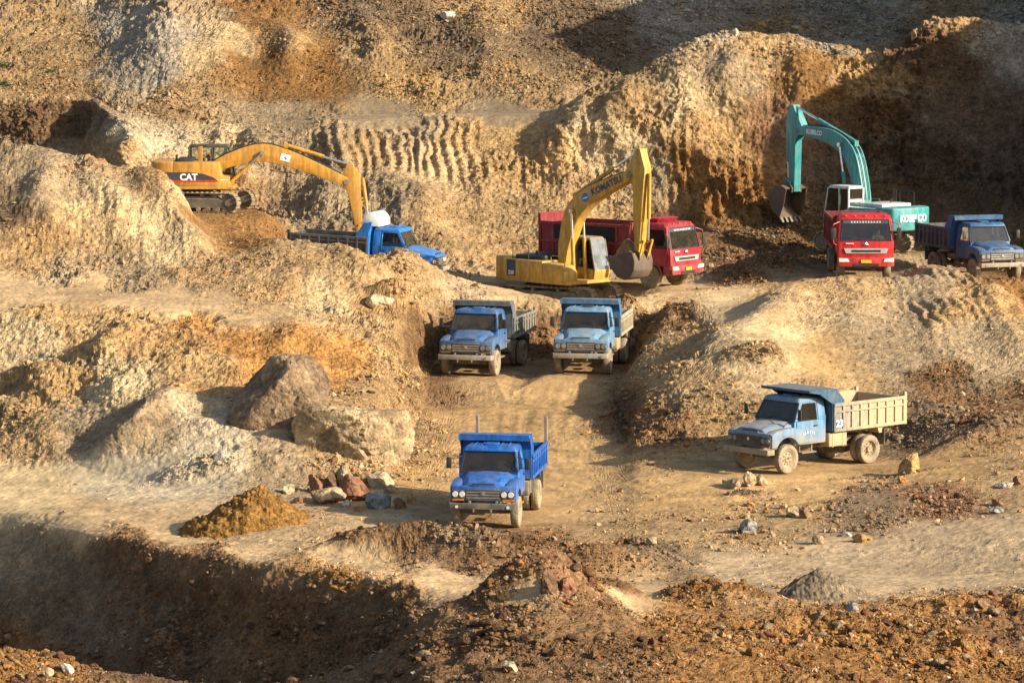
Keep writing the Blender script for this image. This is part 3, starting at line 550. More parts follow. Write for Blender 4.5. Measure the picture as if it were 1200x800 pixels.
# shared vehicle materials
M_BLACK = simple('black_metal', (.03, .03, .03), .55)
M_CHASSIS = paint('dusty_chassis', (.035, .033, .03), dust=.25, low=.35, up=.35, rough=.7)
M_RUBBER = paint('dusty_rubber', (.03, .028, .026), dust=.62, low=.2, up=.1, rough=.85, zlow=0, zhigh=1.1)
M_RUBBER2 = paint('tyre_rubber', (.028, .027, .026), dust=.3, low=.25, up=.1, rough=.85, zlow=0, zhigh=.8)
M_RIM = paint('dusty_rim', (.20, .15, .09), dust=.7, low=.2, up=.1, rough=.8)
M_CHROME = simple('chrome', (.6, .6, .58), .3, .8)
M_LAMP = simple('headlight_lens', (.62, .63, .60), .12, 0, .1, 20, .8)
M_AMBER = simple('amber_lens', (.55, .16, .03), .25)
M_GLASS = glass_mat('windscreen_glass', (.58, .62, .62), .05, 1.55); M_GLASSD = glass_mat('dusty_glass', (.46, .48, .46), .10, 1.6); M_GLASSS = glass_mat('dark_side_glass', (.24, .27, .27), .03, 1.15); M_GLASSK = glass_mat('painted_sky_glass', (.5, .56, .58), .34, 2.6, (.5, .57, .6)); M_GLASSC = glass_mat('clear_glass', (.70, .75, .76), .04, 1.6)  # M_GLASSK: pale blue sky reflection painted in as diffuse colour
M_SEAT = simple('seat_cloth', (.07, .06, .05), .9); M_DASH = simple('dashboard', (.06, .055, .05), .8)
M_GREYBUMP = paint('dusty_grey_bumper', (.30, .29, .27), dust=.4, low=.3, up=.3)
M_GRILLE = paint('dark_grille', (.03, .03, .032), dust=.12, low=.2, up=.3, rough=.6)
M_WHITE = simple('white_lettering', (.8, .8, .77), .6, 0, .06); M_DKTEXT = simple('dark_lettering', (.05, .06, .09), .6)
M_YPLATE = simple('yellow_plate', (.75, .42, .03), .5); M_CAP = simple('white_board', (.78, .77, .72), .6, 0, .08)
M_RED_T = simple('red_stripe', (.55, .03, .02), .5)
M_STEEL = paint('worn_steel', (.16, .15, .14), dust=.35, low=.2, up=.35, rough=.55); M_ROD = simple('cylinder_rod', (.65, .65, .66), .25, .9)
M_TRACK = paint('track_steel', (.05, .047, .045), dust=.35, low=.3, up=.5, rough=.7, dcol=(.34, .25, .15)); M_TFRAME = paint('track_frame_paint', (.035, .035, .036), dust=.2, low=.3, up=.4, rough=.7)
M_SKIN = simple('skin', (.34, .19, .12), .6); M_HAIR = simple('dark_hair', (.015, .012, .01), .7)
M_SOILLOAD = earth_mat('loaded_soil', attr=False, col=(.30, .175, .075))

# ------------------------------------------------------------------ seated people
_person = None
def person(label, mat_shirt, loc, rz):
    """seated figure facing local -y; origin under the seat"""
    global _person
    o = bpy.data.objects.new('person', None)
    if _person is None:
        def skin(name, vs, es, rad, lv=2):
            me = bpy.data.meshes.new(name); me.from_pydata(vs, es, []); ob = bpy.data.objects.new(name, me); COL.objects.link(ob)
            ob.modifiers.new('s', 'SKIN'); ob.modifiers.new('u', 'SUBSURF').levels = lv
            for i, r in enumerate(rad): me.skin_vertices[0].data[i].radius = (r, r) if not isinstance(r, tuple) else r
            me.skin_vertices[0].data[0].use_root = True
            dg = bpy.context.evaluated_depsgraph_get(); m2 = bpy.data.meshes.new_from_object(ob.evaluated_get(dg)); bpy.data.objects.remove(ob)
            for p in m2.polygons: p.use_smooth = True
            m2.name = name; return m2
        vs = [(0,0,.1),(0,.03,.32),(0,.02,.52),(0,0,.60),(0,-.03,.70),(0,-.04,.80),
              (.19,.0,.50),(.24,-.10,.26),(.18,-.36,.30),(.17,-.46,.34), (-.19,.0,.50),(-.24,-.10,.26),(-.18,-.36,.30),(-.17,-.46,.34),
              (.11,-.42,.12),(.12,-.52,-.32),(-.11,-.42,.12),(-.12,-.52,-.32),(.12,-.66,-.36),(-.12,-.66,-.36)]
        es = [(0,1),(1,2),(2,3),(3,4),(4,5),(2,6),(6,7),(7,8),(8,9),(2,10),(10,11),(11,12),(12,13),(0,14),(14,15),(0,16),(16,17),(15,18),(17,19)]
        rad = [(.16,.12),(.15,.11),(.14,.10),.055,.085,.075,.065,.05,.04,.045,.065,.05,.04,.045,.08,.055,.08,.055,.045,.045]
        body = skin('person_body', vs, es, rad)
        sh = skin('shirt', [vs[i] for i in (0,1,2,6,7,10,11)], [(0,1),(1,2),(2,3),(3,4),(2,5),(5,6)], [(.175,.135),(.165,.125),(.155,.112),.078,.062,.078,.062])
        tr = skin('trousers', [vs[i] for i in (0,14,15,16,17)], [(0,1),(1,2),(0,3),(3,4)], [(.172,.13),.095,.068,.095,.068])
        bm = bmesh.new(); bmesh.ops.create_uvsphere(bm, u_segments=14, v_segments=9, radius=.098)
        for v in bm.verts: v.co = Vector((v.co.x, v.co.y * 1.12 + .0, v.co.z * 1.1 + .785))
        bmesh.ops.delete(bm, geom=[v for v in bm.verts if v.co.z < .76 and v.co.y < 0.0], context='VERTS')
        hair = bpy.data.meshes.new('hair'); bm.to_mesh(hair); bm.free()
        for p in hair.polygons: p.use_smooth = True
        body.materials.append(M_SKIN); hair.materials.append(M_HAIR); tr.materials.append(simple('dark_trousers', (.04, .045, .06), .9))
        # face: nose, eyes and mouth grown onto the head
        fb = MB(); fb.add([(-.015,-.10,.755),(.015,-.10,.755),(0,-.135,.750),(0,-.108,.80)], [[0,1,2],[1,3,2],[3,0,2],[0,3,1]])
        fb.mi = 1
        for sx in (-1, 1): fb.box(sx*.034-.013, sx*.034+.013, -.117, -.10, .79, .803)
        fb.box(-.024, .024, -.118, -.10, .715, .723); fb.mi = 0
        for sx in (-1, 1): fb.box(sx*.083-.008, sx*.083+.008, -.055, -.02, .755, .81)
        fo = fb.build('face', [M_SKIN, M_HAIR]); fm = fo.data; bpy.data.objects.remove(fo)
        _person = (body, sh, tr, hair, fm)
    body, sh, tr, hair, fm = _person
    o = bpy.data.objects.new('person', body); COL.objects.link(o); o.location = loc; o.rotation_euler = (0, 0, rz)
    tag(o, label, 'person')
    for nm, me in (('shirt', sh), ('trousers', tr), ('hair', hair), ('face', fm)):
        if nm == 'shirt': me = me.copy(); me.materials.clear(); me.materials.append(mat_shirt)
        c = bpy.data.objects.new(nm, me); COL.objects.link(c); c.parent = o
    return o

# ------------------------------------------------------------------ wheels
_wheels = {}
def wheel(parent, c, r, w, mat, side, front=True):
    """side: +1/-1 where the outer face looks (x)"""
    key = (r, w, mat.name, side, front)
    if key not in _wheels:
        h = w / 2
        b = MB(); prof = [(-h*.7, r*.60), (-h, r*.72), (-h*1.02, r*.86), (-h*.9, r*.955), (-h*.45, r), (-h*.08, r), (h*.08, r), (h*.45, r), (h*.9, r*.955), (h*1.02, r*.86), (h, r*.72), (h*.7, r*.60)]
        def rip(i, j):
            if j in (3, 4): return -.020 if i % 2 else 0
            if j in (7, 8): return 0 if i % 2 else -.020
            if j in (5, 6): return -.012
            return 0
        b.lathe(prof, 'x', (0, 0, 0), 56, rip); t = b.build('wheel', mat, sharp=30); tm = t.data; bpy.data.objects.remove(t)
        b = MB(); s = side
        if front: prof = [(-h*.5*s, .02), (h*.35*s, .02), (h*.72*s, r*.14), (h*.72*s, r*.20), (h*.42*s, r*.27), (h*.32*s, r*.46), (h*.55*s, r*.54), (h*.78*s, r*.60), (h*.78*s, r*.62), (-h*.6*s, r*.62)]
        else: prof = [(-h*.5*s, .02), (h*.75*s, .02), (h*.75*s, r*.20), (h*.1*s, r*.24), (-h*.05*s, r*.30), (-h*.1*s, r*.50), (h*.5*s, r*.55), (h*.78*s, r*.60), (h*.78*s, r*.62), (-h*.6*s, r*.62)]
        b.lathe(prof, 'x', (0, 0, 0), 28)
        x0 = (h*.40 if front else h*.12) * s
        for i in range(8):
            a = i * math.pi / 4; rr = r * (.36 if front else .38)
            b.cyl((x0 - .03*s, rr*math.cos(a), rr*math.sin(a)), (x0 + .04*s, rr*math.cos(a), rr*math.sin(a)), .022, n=6)
        q = b.build('rim', M_RIM, sharp=30); rm = q.data; bpy.data.objects.remove(q)
        _wheels[key] = (tm, rm)
    tm, rm = _wheels[key]
    o = bpy.data.objects.new('wheel', tm); COL.objects.link(o); o.parent = parent; o.location = c; o.rotation_euler = (random.uniform(0, 6), 0, 0)
    k = bpy.data.objects.new('rim', rm); COL.objects.link(k); k.parent = o
    return o

# ------------------------------------------------------------------ bonneted tipper truck (faces -y)
def blue_truck(key, label, pm, boxm, tyre=M_RUBBER, bump=None, glass=M_GLASS, poles=False, slots=False, load=None, rx=0, ry=0, lampm=None, number=None, visor=.75,
               tank=None, cap=False, high=.66, grillebars=M_CHROME, hbm=None, ghood=None, door_open=False):
    c, th = spot(key); t = thing('dump_truck', label, 'truck', c, th, 'bonneted dump trucks in the quarry', rx, ry)
    bump = bump or M_GREYBUMP; ghood = ghood or pm
    # chassis
    b = MB()
    for s in (-1, 1): b.box(s*.43-.04, s*.43+.04, -2.85, 3.45, .72, .94)
    for y in (-2.6, -1.2, .2, 1.2, 2.6, 3.3): b.box(-.39, .39, y-.05, y+.05, .75, .90)
    b.box(-.36, .36, -2.55, -1.5, .78, 1.2); b.cyl((0,-1.4,.72),(0,1.6,.58),.05,n=10); b.box(-.22,.22,-1.6,-.6,.55,.9)
    b.build('chassis', M_CHASSIS, t, .01)
    b = MB(); b.cyl((-.8,-2.0,.5),(.8,-2.0,.5),.06,n=10); b.box(-.62,.62,-2.06,-1.94,.44,.58); b.build('axle', M_CHASSIS, t)
    b = MB(); b.cyl((-.85,1.95,.52),(.85,1.95,.52),.09,n=12); b.cyl((0,1.7,.52),(0,2.2,.52),.24,.2,n=16)
    b.build('axle', M_CHASSIS, t)
    b = MB()
    for s in (-1, 1):
        for y0, hw in ((-2.0, .62), (1.95, .68)):
            for i in range(5): b.box(s*.55-.04, s*.55+.04, y0-hw+i*.12, y0+hw-i*.12, .62+i*.022-.04*(y0 > 0)+.04, .64+i*.022-.04*(y0 > 0)+.04)
    b.build('leaf_spring', M_CHASSIS, t)
    for s in (-1, 1):
        wheel(t, (s*.95,-2.0,.50), .51, .26, tyre, s, True)
        wheel(t, (s*1.06,1.95,.50), .51, .25, tyre, s, False); wheel(t, (s*.76,1.95,.50), .51, .25, tyre, -s, False)
    # nose, fenders, bonnet
    b = MB(); b.box(-1.02,1.02,-2.80,-2.62,.82,1.30); b.build('nose_panel', pm, t, .035, 2)
    for s in (-1, 1):
        arch = [(-2.0 + .60*math.cos(a), .52 + .60*math.sin(a)) for a in np.linspace(math.radians(32), math.radians(150), 12)]
        pts = [(-2.78,.80),(-2.78,1.27),(-2.55,1.36),(-2.0,1.42),(-1.62,1.42),(-1.32,1.30),(-1.28,.84)] + [(y, z) for y, z in arch]
        b = MB(); b.prism(pts, 'x', s*.70, s*1.06); b.build('fender', pm, t, .03, 2)
        b = MB(); b.prism([(-2.55,1.1),(-2.05,1.26),(-1.4,1.15),(-1.35,.9),(-2.5,.9)], 'x', s*.60, s*.71); b.build('wheel_well', M_BLACK, t)
    b = MB()
    secs = [(-2.76,.60,1.28,.52),(-2.70,.64,1.40,.50),(-2.45,.68,1.47,.52),(-2.0,.74,1.54,.56),(-1.5,.84,1.62,.66)]
    vs = []; fs = []
    for (y, w, z, wt_) in secs: vs += [(-w-.06,y,1.24),(-w,y,z-.09),(-wt_,y,z),(-.12,y,z+.015),(.12,y,z+.015),(wt_,y,z),(w,y,z-.09),(w+.06,y,1.24)]
    for i in range(len(secs) - 1):
        for j in range(7): fs.append([i*8+j, i*8+j+1, (i+1)*8+j+1, (i+1)*8+j])
    fs += [[7,6,5,4,3,2,1,0], [32+j for j in range(8)], ]
    fs += [[i*8, (i+1)*8, (i+1)*8+7, i*8+7] for i in range(len(secs)-1)]
    b.add(vs, fs); b.box(-.42,.42,-2.80,-2.74,1.28,1.33)
    b.build('bonnet', ghood, t, .012, 2, sharp=25)
    b = MB(); b.box(-.36,.36,-2.79,-2.752,1.335,1.375); b.build('bonnet_vent', M_BLACK, t)
    # grille, lamps, bumper
    b = MB(); b.box(-.56,.56,-2.835,-2.79,.86,1.20); g = b.build('grille', M_GRILLE, t, .01)
    b = MB()
    for z in (.93, 1.02, 1.11): b.box(-.53,.53,-2.85,-2.833,z-.014,z+.014)
    b.build('grille_bar', grillebars, g)
    b = MB(); b.cyl((0,-2.87,1.07),(0,-2.83,1.07),.055,n=14); b.build('emblem', M_CHROME, g)
    for s in (-1, 1):
        b = MB(); b.box(s*.57, s*.99, -2.832,-2.79,.90,1.16); h = b.build('headlight_panel', M_GRILLE, t, .008)
        for xx in (.67, .89):
            b = MB(); b.cyl((s*xx,-2.855,1.04),(s*xx,-2.828,1.04),.088,.094,n=18); b.build('headlight', lampm or M_LAMP, t)
        b = MB(); b.box(s*.62, s*.98, -2.845,-2.79,.835,.885); b.build('indicator', M_AMBER if poles else M_DAMB, t, .005)
    b = MB(); b.box(-1.05,1.05,-3.0,-2.90,.58,.77); 
    for s in (-1, 1): b.box(s*.5-.05, s*.5+.05, -2.9,-2.75,.64,.74); b.hexa([(s*1.05,-3.0,.58),(s*1.10,-2.7,.58),(s*1.06,-2.7,.58),(s*1.0,-2.92,.58),(s*1.05,-3.0,.77),(s*1.10,-2.7,.77),(s*1.06,-2.7,.77),(s*1.0,-2.92,.77)])
    bo = b.build('bumper', bump, t, .015, 2)
    for s in (-1, 1):
        b = MB(); b.box(s*.28-.02, s*.28+.02, -3.03,-2.96,.50,.60); b.build('tow_hook', M_CHASSIS, bo)
        b = MB(); b.tube([(s*.82,-2.99,.66),(s*.82,-3.02,.66)],.05,12); b.build('fog_lamp', lampm or M_LAMP, bo)
    # cab
    b = MB(); b.hexa([(-.96,-1.58,.80),(.96,-1.58,.80),(.96,-.06,.80),(-.96,-.06,.80),(-.93,-1.58,1.60),(.93,-1.58,1.60),(.96,-.06,1.60),(-.96,-.06,1.60)])
    b.box(-.94,.94,-.10,-.04,1.6,1.72)
    for s in (-1, 1):
        b.hexa([(s*.97,-1.60,1.59),(s*.88,-1.60,1.59),(s*.86,-1.50,1.59),(s*.97,-1.48,1.59),(s*.86,-1.24,2.24),(s*.79,-1.24,2.24),(s*.78,-1.17,2.24),(s*.86,-1.15,2.24)])
        b.hexa([(s*.96,-.42,1.59),(s*.88,-.42,1.59),(s*.86,-.05,1.59),(s*.96,-.05,1.59),(s*.86,-.42,2.24),(s*.79,-.42,2.24),(s*.78,-.08,2.24),(s*.86,-.08,2.24)])
    b.build('cab', pm, t, .02, 2)
    b = MB(); b.hexa([(-.89,-1.34,2.20),(.89,-1.34,2.20),(.89,-.04,2.20),(-.89,-.04,2.20),(-.80,-1.20,2.38),(.80,-1.20,2.38),(.80,-.10,2.36),(-.80,-.10,2.36)])
    ro = b.build('roof', pm, t, .07, 3, sharp=60)
    b = MB()
    for x in (-.55, -.30, .30, .55): b.box(x-.02, x+.02, -1.15, -.15, 2.365, 2.395)
    b.build('roof_rib', pm, ro, .008); b = MB(); b.box(-.22,.22,-1.0,-.55,2.37,2.43); b.build('roof_hatch', M_BLACK if slots else pm, ro, .02)
    b = MB(); b.hexa([(-.88,-1.585,1.61),(.88,-1.585,1.61),(.87,-1.575,1.61),(-.87,-1.575,1.61),(-.79,-1.25,2.21),(.79,-1.25,2.21),(.78,-1.24,2.21),(-.78,-1.24,2.21)]); b.build('windscreen', glass, t)
    b = MB(); W = [(-.90,-1.592,1.60),(.90,-1.592,1.60),(.81,-1.252,2.22),(-.81,-1.252,2.22)]
    for i in range(4): b.bar(W[i], W[(i+1) % 4], .035)
    b.build('windscreen_seal', M_BLACK, t)
    b = MB()
    for s in (-.45, .35): b.bar((s,-1.61,1.62),(s+.38,-1.535,1.72),.018)
    b.build('wiper', M_BLACK, t)
    for s in (-1, 1):
        b = MB(); b.hexa([(s*.955,-1.42,.86),(s*.985,-1.42,.86),(s*.985,-.46,.86),(s*.955,-.46,.86),(s*.935,-1.50,1.60),(s*.965,-1.50,1.60),(s*.975,-.46,1.60),(s*.945,-.46,1.60)])
        A = [(s*.945,-1.47,1.61),(s*.855,-1.16,2.20),(s*.855,-.47,2.20),(s*.945,-.47,1.61)]
        for i in range(3): b.bar(A[i], A[i+1], .035, .05)
        d = b.build('door', pm, t, .012)
        b = MB(); b.add([(s*.935,-1.44,1.61),(s*.935,-.49,1.61),(s*.85,-.49,2.19),(s*.85,-1.15,2.19)], [[0,1,2,3]]); b.build('side_window', M_GLASSS, d, fixn=False)
        b = MB(); b.box(min(s*.985,s*1.02), max(s*.985,s*1.02), -.68,-.52,1.40,1.44); b.build('door_handle', M_BLACK, d)
        b = MB(); b.box(min(s*.70,s*1.0), max(s*.70,s*1.0), -1.25,-.55,.50,.54); b.bar((s*.8,-1.2,.52),(s*.8,-1.2,.85),.04); b.bar((s*.8,-.6,.52),(s*.8,-.6,.85),.04); b.build('step', M_CHASSIS, t)
        b = MB(); b.tube([(s*.95,-1.50,1.72),(s*1.25,-1.66,1.74),(s*1.27,-1.66,1.98),(s*.9,-1.38,2.06)], .013, 6); mr_ = b.build('mirror_arm', M_BLACK, t)
        b = MB(); b.box(s*1.27-.085, s*1.27+.085, -1.70,-1.66,1.70,2.06); b.build('mirror', M_BLACK, mr_, .02, 2)
    # rear window and interior
    b = MB(); b.box(-.78,.78,-.09,-.05,1.72,2.22); 
    b.build('rear_panel', pm, t)
    b = MB(); b.box(-.85,.85,-1.52,-1.22,1.35,1.60); b.build('dashboard', M_DASH, t, .03, 2)
    b = MB(); b.box(-.80,.80,-.75,-.22,1.10,1.24); b.box(-.80,.80,-.24,-.12,1.2,1.78); b.build('seat', M_SEAT, t, .04, 2)
    b = MB(); M0 = Matrix.Translation((.40,-1.12,1.68)) @ Matrix.Rotation(math.radians(52), 4, 'X'); b.M = M0
    b.lathe([(.012*math.cos(a), .20+.012*math.sin(a)) for a in np.linspace(0, 2*math.pi, 6, endpoint=False)], 'z', (0,0,0), 24); b.bar((-.19,0,0),(.19,0,0),.02); b.M = None; b.cyl((.40,-1.12,1.68),(.40,-1.35,1.45),.02,n=8)
    b.build('steering_wheel', M_RIM if poles else M_BLACK, t)
    # tank, battery box, air bottles
    tm = tank or M_CHASSIS
    b = MB(); b.box(.62,1.08,-.02,.88,.62,1.10); ft = b.build('fuel_tank', tm, t, .05, 3)
    b = MB(); b.box(.61,1.09,.15,.19,.61,1.11); b.box(.61,1.09,.65,.69,.61,1.11); b.build('tank_strap', tm, ft)
    b = MB(); b.cyl((-.80,.05,.82),(-.80,.85,.82),.15,n=16); b.build('air_tank', M_CHASSIS, t, .02)
    b = MB(); b.cyl((-.55,-1.0,.42),(-.55,.6,.42),.07,n=10); b.cyl((-.55,.6,.42),(-.9,.9,.42),.04,n=8); b.build('exhaust', M_CHASSIS, t)
    # tipping body
    b = MB(); b.box(-1.14,1.14,.10,3.72,1.20,1.27)
    for y in np.arange(.35, 3.7, .48): b.box(-1.1,1.1,y-.04,y+.04,1.10,1.20)
    for s in (-1, 1): b.box(s*.45-.05, s*.45+.05, .1,3.6,.97,1.10)
    bx = b.build('box_floor', boxm, t, .01)
    top = 1.27 + high
    for s in (-1, 1):
        b = MB(); b.box(min(s*1.12,s*1.16), max(s*1.12,s*1.16), .1, 3.72, 1.16, top)
        sd = b.build('side_board', boxm, t, .006)
        b = MB(); x0, x1 = sorted((s*1.16, s*1.215))
        b.box(x0, x1, .1, 3.72, top-.10, top+.012); b.box(x0, x1, .1, 3.72, 1.14, 1.25)
        if poles: b.box(x0, x1-.01, .1, 3.72, top-.24, top-.21)
        for i, y in enumerate(np.linspace(.13, 3.62, 9)): b.box(x0+.004*s, x1-.004*s, y-.03, y+.06, 1.22, top-.05)
        if not poles: b.box(x0+.002, x1-.012, .1, 3.72, 1.27+high*.62, 1.27+high*.62+.06)
        b.build('side_rib', boxm, sd, .006)
        b = MB(); b.box(s*1.15-.05, s*1.15+.05, 3.66, 3.78, 1.12, top+(.82 if poles else .14)); b.build('corner_post', M_STEEL if poles else boxm, t, .01)
    b = MB(); b.box(-1.09,1.09,3.70,3.75,1.18,top-.04); tg = b.build('tailgate', boxm, t, .006)
    b = MB()
    for x in np.linspace(-1.0, 1.0, 6): b.box(x-.03, x+.03, 3.75, 3.80, 1.2, top-.08)
    b.build('tailgate_rib', boxm, tg)
    b = MB(); b.box(-1.15,1.15,.06,.11,1.16,2.56)
    for s in (-1, 1):
        xs = sorted((s*1.10, s*1.155)); b.prism([(.06,2.58),(.30,2.58),(.66,top+.1),(.66,1.2),(.06,1.2)], 'x', xs[0], xs[1])
        b.prism([(.08,2.60),(-visor,2.63),(-visor,2.56),(-visor*.55,2.48),(.08,2.10)], 'x', xs[0], xs[1])
    for x in (-.7, 0, .7): b.box(x-.03, x+.03, .02, .07, 1.2, 2.54)
    hbm = hbm or pm; hb = b.build('headboard', hbm, t, .008)
    if not cap:
        b = MB(); b.hexa([(-1.155,-visor,2.60),(1.155,-visor,2.60),(1.155,.32,2.575),(-1.155,.32,2.575),(-1.155,-visor,2.64),(1.155,-visor,2.64),(1.155,.32,2.615),(-1.155,.32,2.615)])
        b.box(-1.158,1.158,-visor-.03,-visor+.01,2.44 if visor < .6 else 2.55,2.645); b.build('canopy', hbm, hb, .01)
    else:
        n = 18; pts = [(.12+.40*math.cos(a), 2.50 + .50*math.sin(a)) for a in np.linspace(0, math.pi, n)]
        b = MB(); b.prism([(-.28, 2.40), (.52, 2.40)] + pts, 'x', -.8, .8); b.build('domed_cover', M_CAP, t, .03, 2, sharp=50)
    for s in (-1, 1):
        b = MB(); b.box(s*.62 if s > 0 else -1.2, 1.2 if s > 0 else -.62, 2.62, 2.65, .50, 1.08); b.build('mudflap', M_RUBBER2, t)
        b = MB(); b.prism([(1.25,1.16),(1.28,1.10),(1.50,1.10),(1.62,1.16)], 'x', *sorted((s*.6, s*1.12))); b.build('mudguard', boxm, t); b = MB(); b.prism([(2.35,1.16),(2.45,.92),(2.62,.92),(2.66,1.16)], 'x', *sorted((s*.6, s*1.12))); b.build('mudguard', boxm, t)
    if number:
        text('number', number, .34, M_WHITE, t, frame((1.221, .35, 1.42), (0, 1, 0), (0, 0, 1)), .012)
        # a small arc of white lettering marks on the door, too worn to read
        for i in range(6):
            a = math.radians(150 - i * 24); b = MB(); b.M = frame((.995, -.93 - .30*math.cos(a), 1.10 + .12*math.sin(a)), (0, 1, 0), (0, 0, 1))
            for q in range(3): b.box(-.028+.004*q, .028-.004*q, -.036+.03*q, -.024+.03*q, -.004, .004)
            b.box(-.006, .006, -.035, .035, -.004, .004); b.build('door_lettering', M_WHITE, t)
    if load:
        b = MB(); n = 18; vs = []; fs = []
        for i in range(n):
            for j in range(n):
                u = i/(n-1); v = j/(n-1); x = -1.08 + 2.16*u; y = .2 + 3.4*v
                z = 1.30 + load*math.sin(math.pi*u)**.6*math.sin(math.pi*v)**.6 + random.uniform(-.04, .04); vs.append((x, y, z))
        for i in range(n-1):
            for j in range(n-1): fs.append([i*n+j, (i+1)*n+j, (i+1)*n+j+1, i*n+j+1])
        b.add(vs, fs); b.build('soil_load', M_SOILLOAD, t, fixn=False)
    for ch in t.children:
        if not ch.name.startswith(('wheel', 'axle', 'leaf', 'chassis')): ch.location.z += .11
    for ch in t.children:
        if ch.name.startswith('wheel.') or ch.name == 'wheel': pass
        elif ch.name.startswith('wheel_'): ch.location.z += .11
    return t

# ------------------------------------------------------------------ cab-over red tipper truck (faces -y)
def red_truck(key, label, pm, boxm, panelm, glass=M_GLASSC, tyre=M_RUBBER, high=1.05, plain=False):
    c, th = spot(key); t = thing('dump_truck', label, 'truck', c, th, 'red cab-over dump trucks in the quarry')
    b = MB()
    for s in (-1, 1): b.box(s*.43-.05, s*.43+.05, -2.9, 3.5, .78, 1.02)
    for y in (-2.5, -1.0, .5, 1.5, 2.8, 3.4): b.box(-.39,.39,y-.06,y+.06,.82,.98)
    b.box(-.36,.36,-2.4,-1.0,.7,1.1); b.build('chassis', M_CHASSIS, t, .01)
    for y in (-2.0, 2.0):
        b = MB(); b.cyl((-.85,y,.52),(.85,y,.52),.08,n=12); b.build('axle', M_CHASSIS, t)
    for s in (-1, 1):
        wheel(t, (s*.98,-2.0,.52), .54, .28, tyre, s, True); wheel(t, (s*1.08,2.0,.52), .54, .26, tyre, s, False); wheel(t, (s*.78,2.0,.52), .54, .26, tyre, -s, False)
    # cab shell
    W = 1.18
    b = MB(); b.hexa([(-W,-3.15,.95),(W,-3.15,.95),(W,-1.28,1.08),(-W,-1.28,1.08),(-W,-3.10,1.72),(W,-3.10,1.72),(W,-1.28,1.72),(-W,-1.28,1.72)])
    for s in (-1, 1):
        b.hexa([(s*W,-3.10,1.71),(s*1.07,-3.10,1.71),(s*1.07,-3.0,1.71),(s*W,-2.98,1.71),(s*1.10,-2.86,2.62),(s*1.0,-2.86,2.62),(s*1.0,-2.76,2.62),(s*1.10,-2.74,2.62)])
        b.hexa([(s*W,-1.95,1.71),(s*1.1,-1.95,1.71),(s*1.1,-1.28,1.71),(s*W,-1.28,1.71),(s*1.10,-1.95,2.62),(s*1.02,-1.95,2.62),(s*1.02,-1.30,2.62),(s*1.10,-1.30,2.62)])
    b.box(-1.12,1.12,-1.32,-1.27,1.7,2.62); b.build('cab', pm, t, .03, 2)
    b = MB(); b.hexa([(-1.14,-2.92,2.56),(1.14,-2.92,2.56),(1.14,-1.26,2.56),(-1.14,-1.26,2.56),(-1.02,-2.70,2.80),(1.02,-2.70,2.80),(1.02,-1.32,2.82),(-1.02,-1.32,2.82)]); ro = b.build('roof', pm, t, .08, 3, sharp=60)
    b = MB(); b.hexa([(-.75,-2.1,2.79),(.75,-2.1,2.79),(.75,-1.4,2.79),(-.75,-1.4,2.79),(-.8,-2.25,2.98),(.8,-2.25,2.98),(.8,-1.5,3.0),(-.8,-1.5,3.0)])
    if plain: b.build('air_deflector', pm, ro, .03, 2)
    b = MB()
    for x in (-.85, -.45, 0, .45, .85): b.box(x-.04, x+.04, -2.80,-2.74,2.74,2.79)
    b.build('roof_marker', M_AMBER, ro, .01)
    b = MB(); b.hexa([(-1.07,-3.085,1.74),(1.07,-3.085,1.74),(1.06,-3.07,1.74),(-1.06,-3.07,1.74),(-.99,-2.88,2.58),(.99,-2.88,2.58),(.98,-2.865,2.58),(-.98,-2.865,2.58)]); b.build('windscreen', glass, t)
    b = MB(); Wd = [(-1.09,-3.095,1.73),(1.09,-3.095,1.73),(1.0,-2.88,2.60),(-1.0,-2.88,2.60)]
    for i in range(4): b.bar(Wd[i], Wd[(i+1) % 4], .04)
    b.build('windscreen_seal', M_BLACK, t)
    b = MB(); b.M = frame((0,-2.905,2.51), (1,0,0), (0,.24,.97))
    b.box(-.96,.96,-.07,.07,-.006,.006); sv = b.build('sun_strip', simple('dark_strip', (.05,.06,.08), .5), t)
    b = MB(); b.M = frame((0,-2.915,2.51), (1,0,0), (0,.24,.97))
    for i in range(11):
        x = -.60 + i*.12; b.box(x-.035,x+.035,.018,.032,0,.008); b.box(x-.035,x+.035,-.032,-.018,0,.008); b.box(x-.008,x+.008,-.04,.04,0,.008)
    b.build('strip_lettering', M_WHITE, sv)
    b = MB()
    for s in (-.7, -.05, .55): b.bar((s,-3.115,1.75),(s+.5,-3.09,1.80),.022)
    b.build('wiper', M_BLACK, t)
    # face
    b = MB(); b.prism([(-.95,1.40),(.95,1.40),(.86,1.18),(-.86,1.18)], 'y', -3.19, -3.12); g = b.build('grille', simple('silver_grille', (.45,.44,.42), .45, .3), t, .012)
    b = MB(); b.box(-.62,.62,-3.20,-3.185,1.24,1.34); b.build('grille_slot', M_BLACK, g)
    b = MB(); b.add([(-.07,-3.17,1.56),(.07,-3.17,1.56),(0,-3.17,1.66),(0,-3.20,1.58)], [[0,1,3],[1,2,3],[2,0,3],[0,2,1]]); b.box(-.10,.10,-3.17,-3.14,1.54,1.56); b.build('emblem', M_CHROME, g)
    b = MB()
    for i in range(5): b.box(-.86+i*.07,-.81+i*.07,-3.165,-3.14,1.585,1.625)
    b.build('lettering', M_WHITE, g)
    b = MB(); b.hexa([(-1.20,-3.26,.62),(1.20,-3.26,.62),(1.20,-2.75,.62),(-1.20,-2.75,.62),(-1.20,-3.24,1.02),(1.20,-3.24,1.02),(1.20,-2.75,1.02),(-1.20,-2.75,1.02)]); bo = b.build('bumper', pm, t, .05, 2)
    b = MB(); b.box(-.55,.55,-3.275,-3.25,.66,.76); b.build('bumper_slot', M_BLACK, bo)
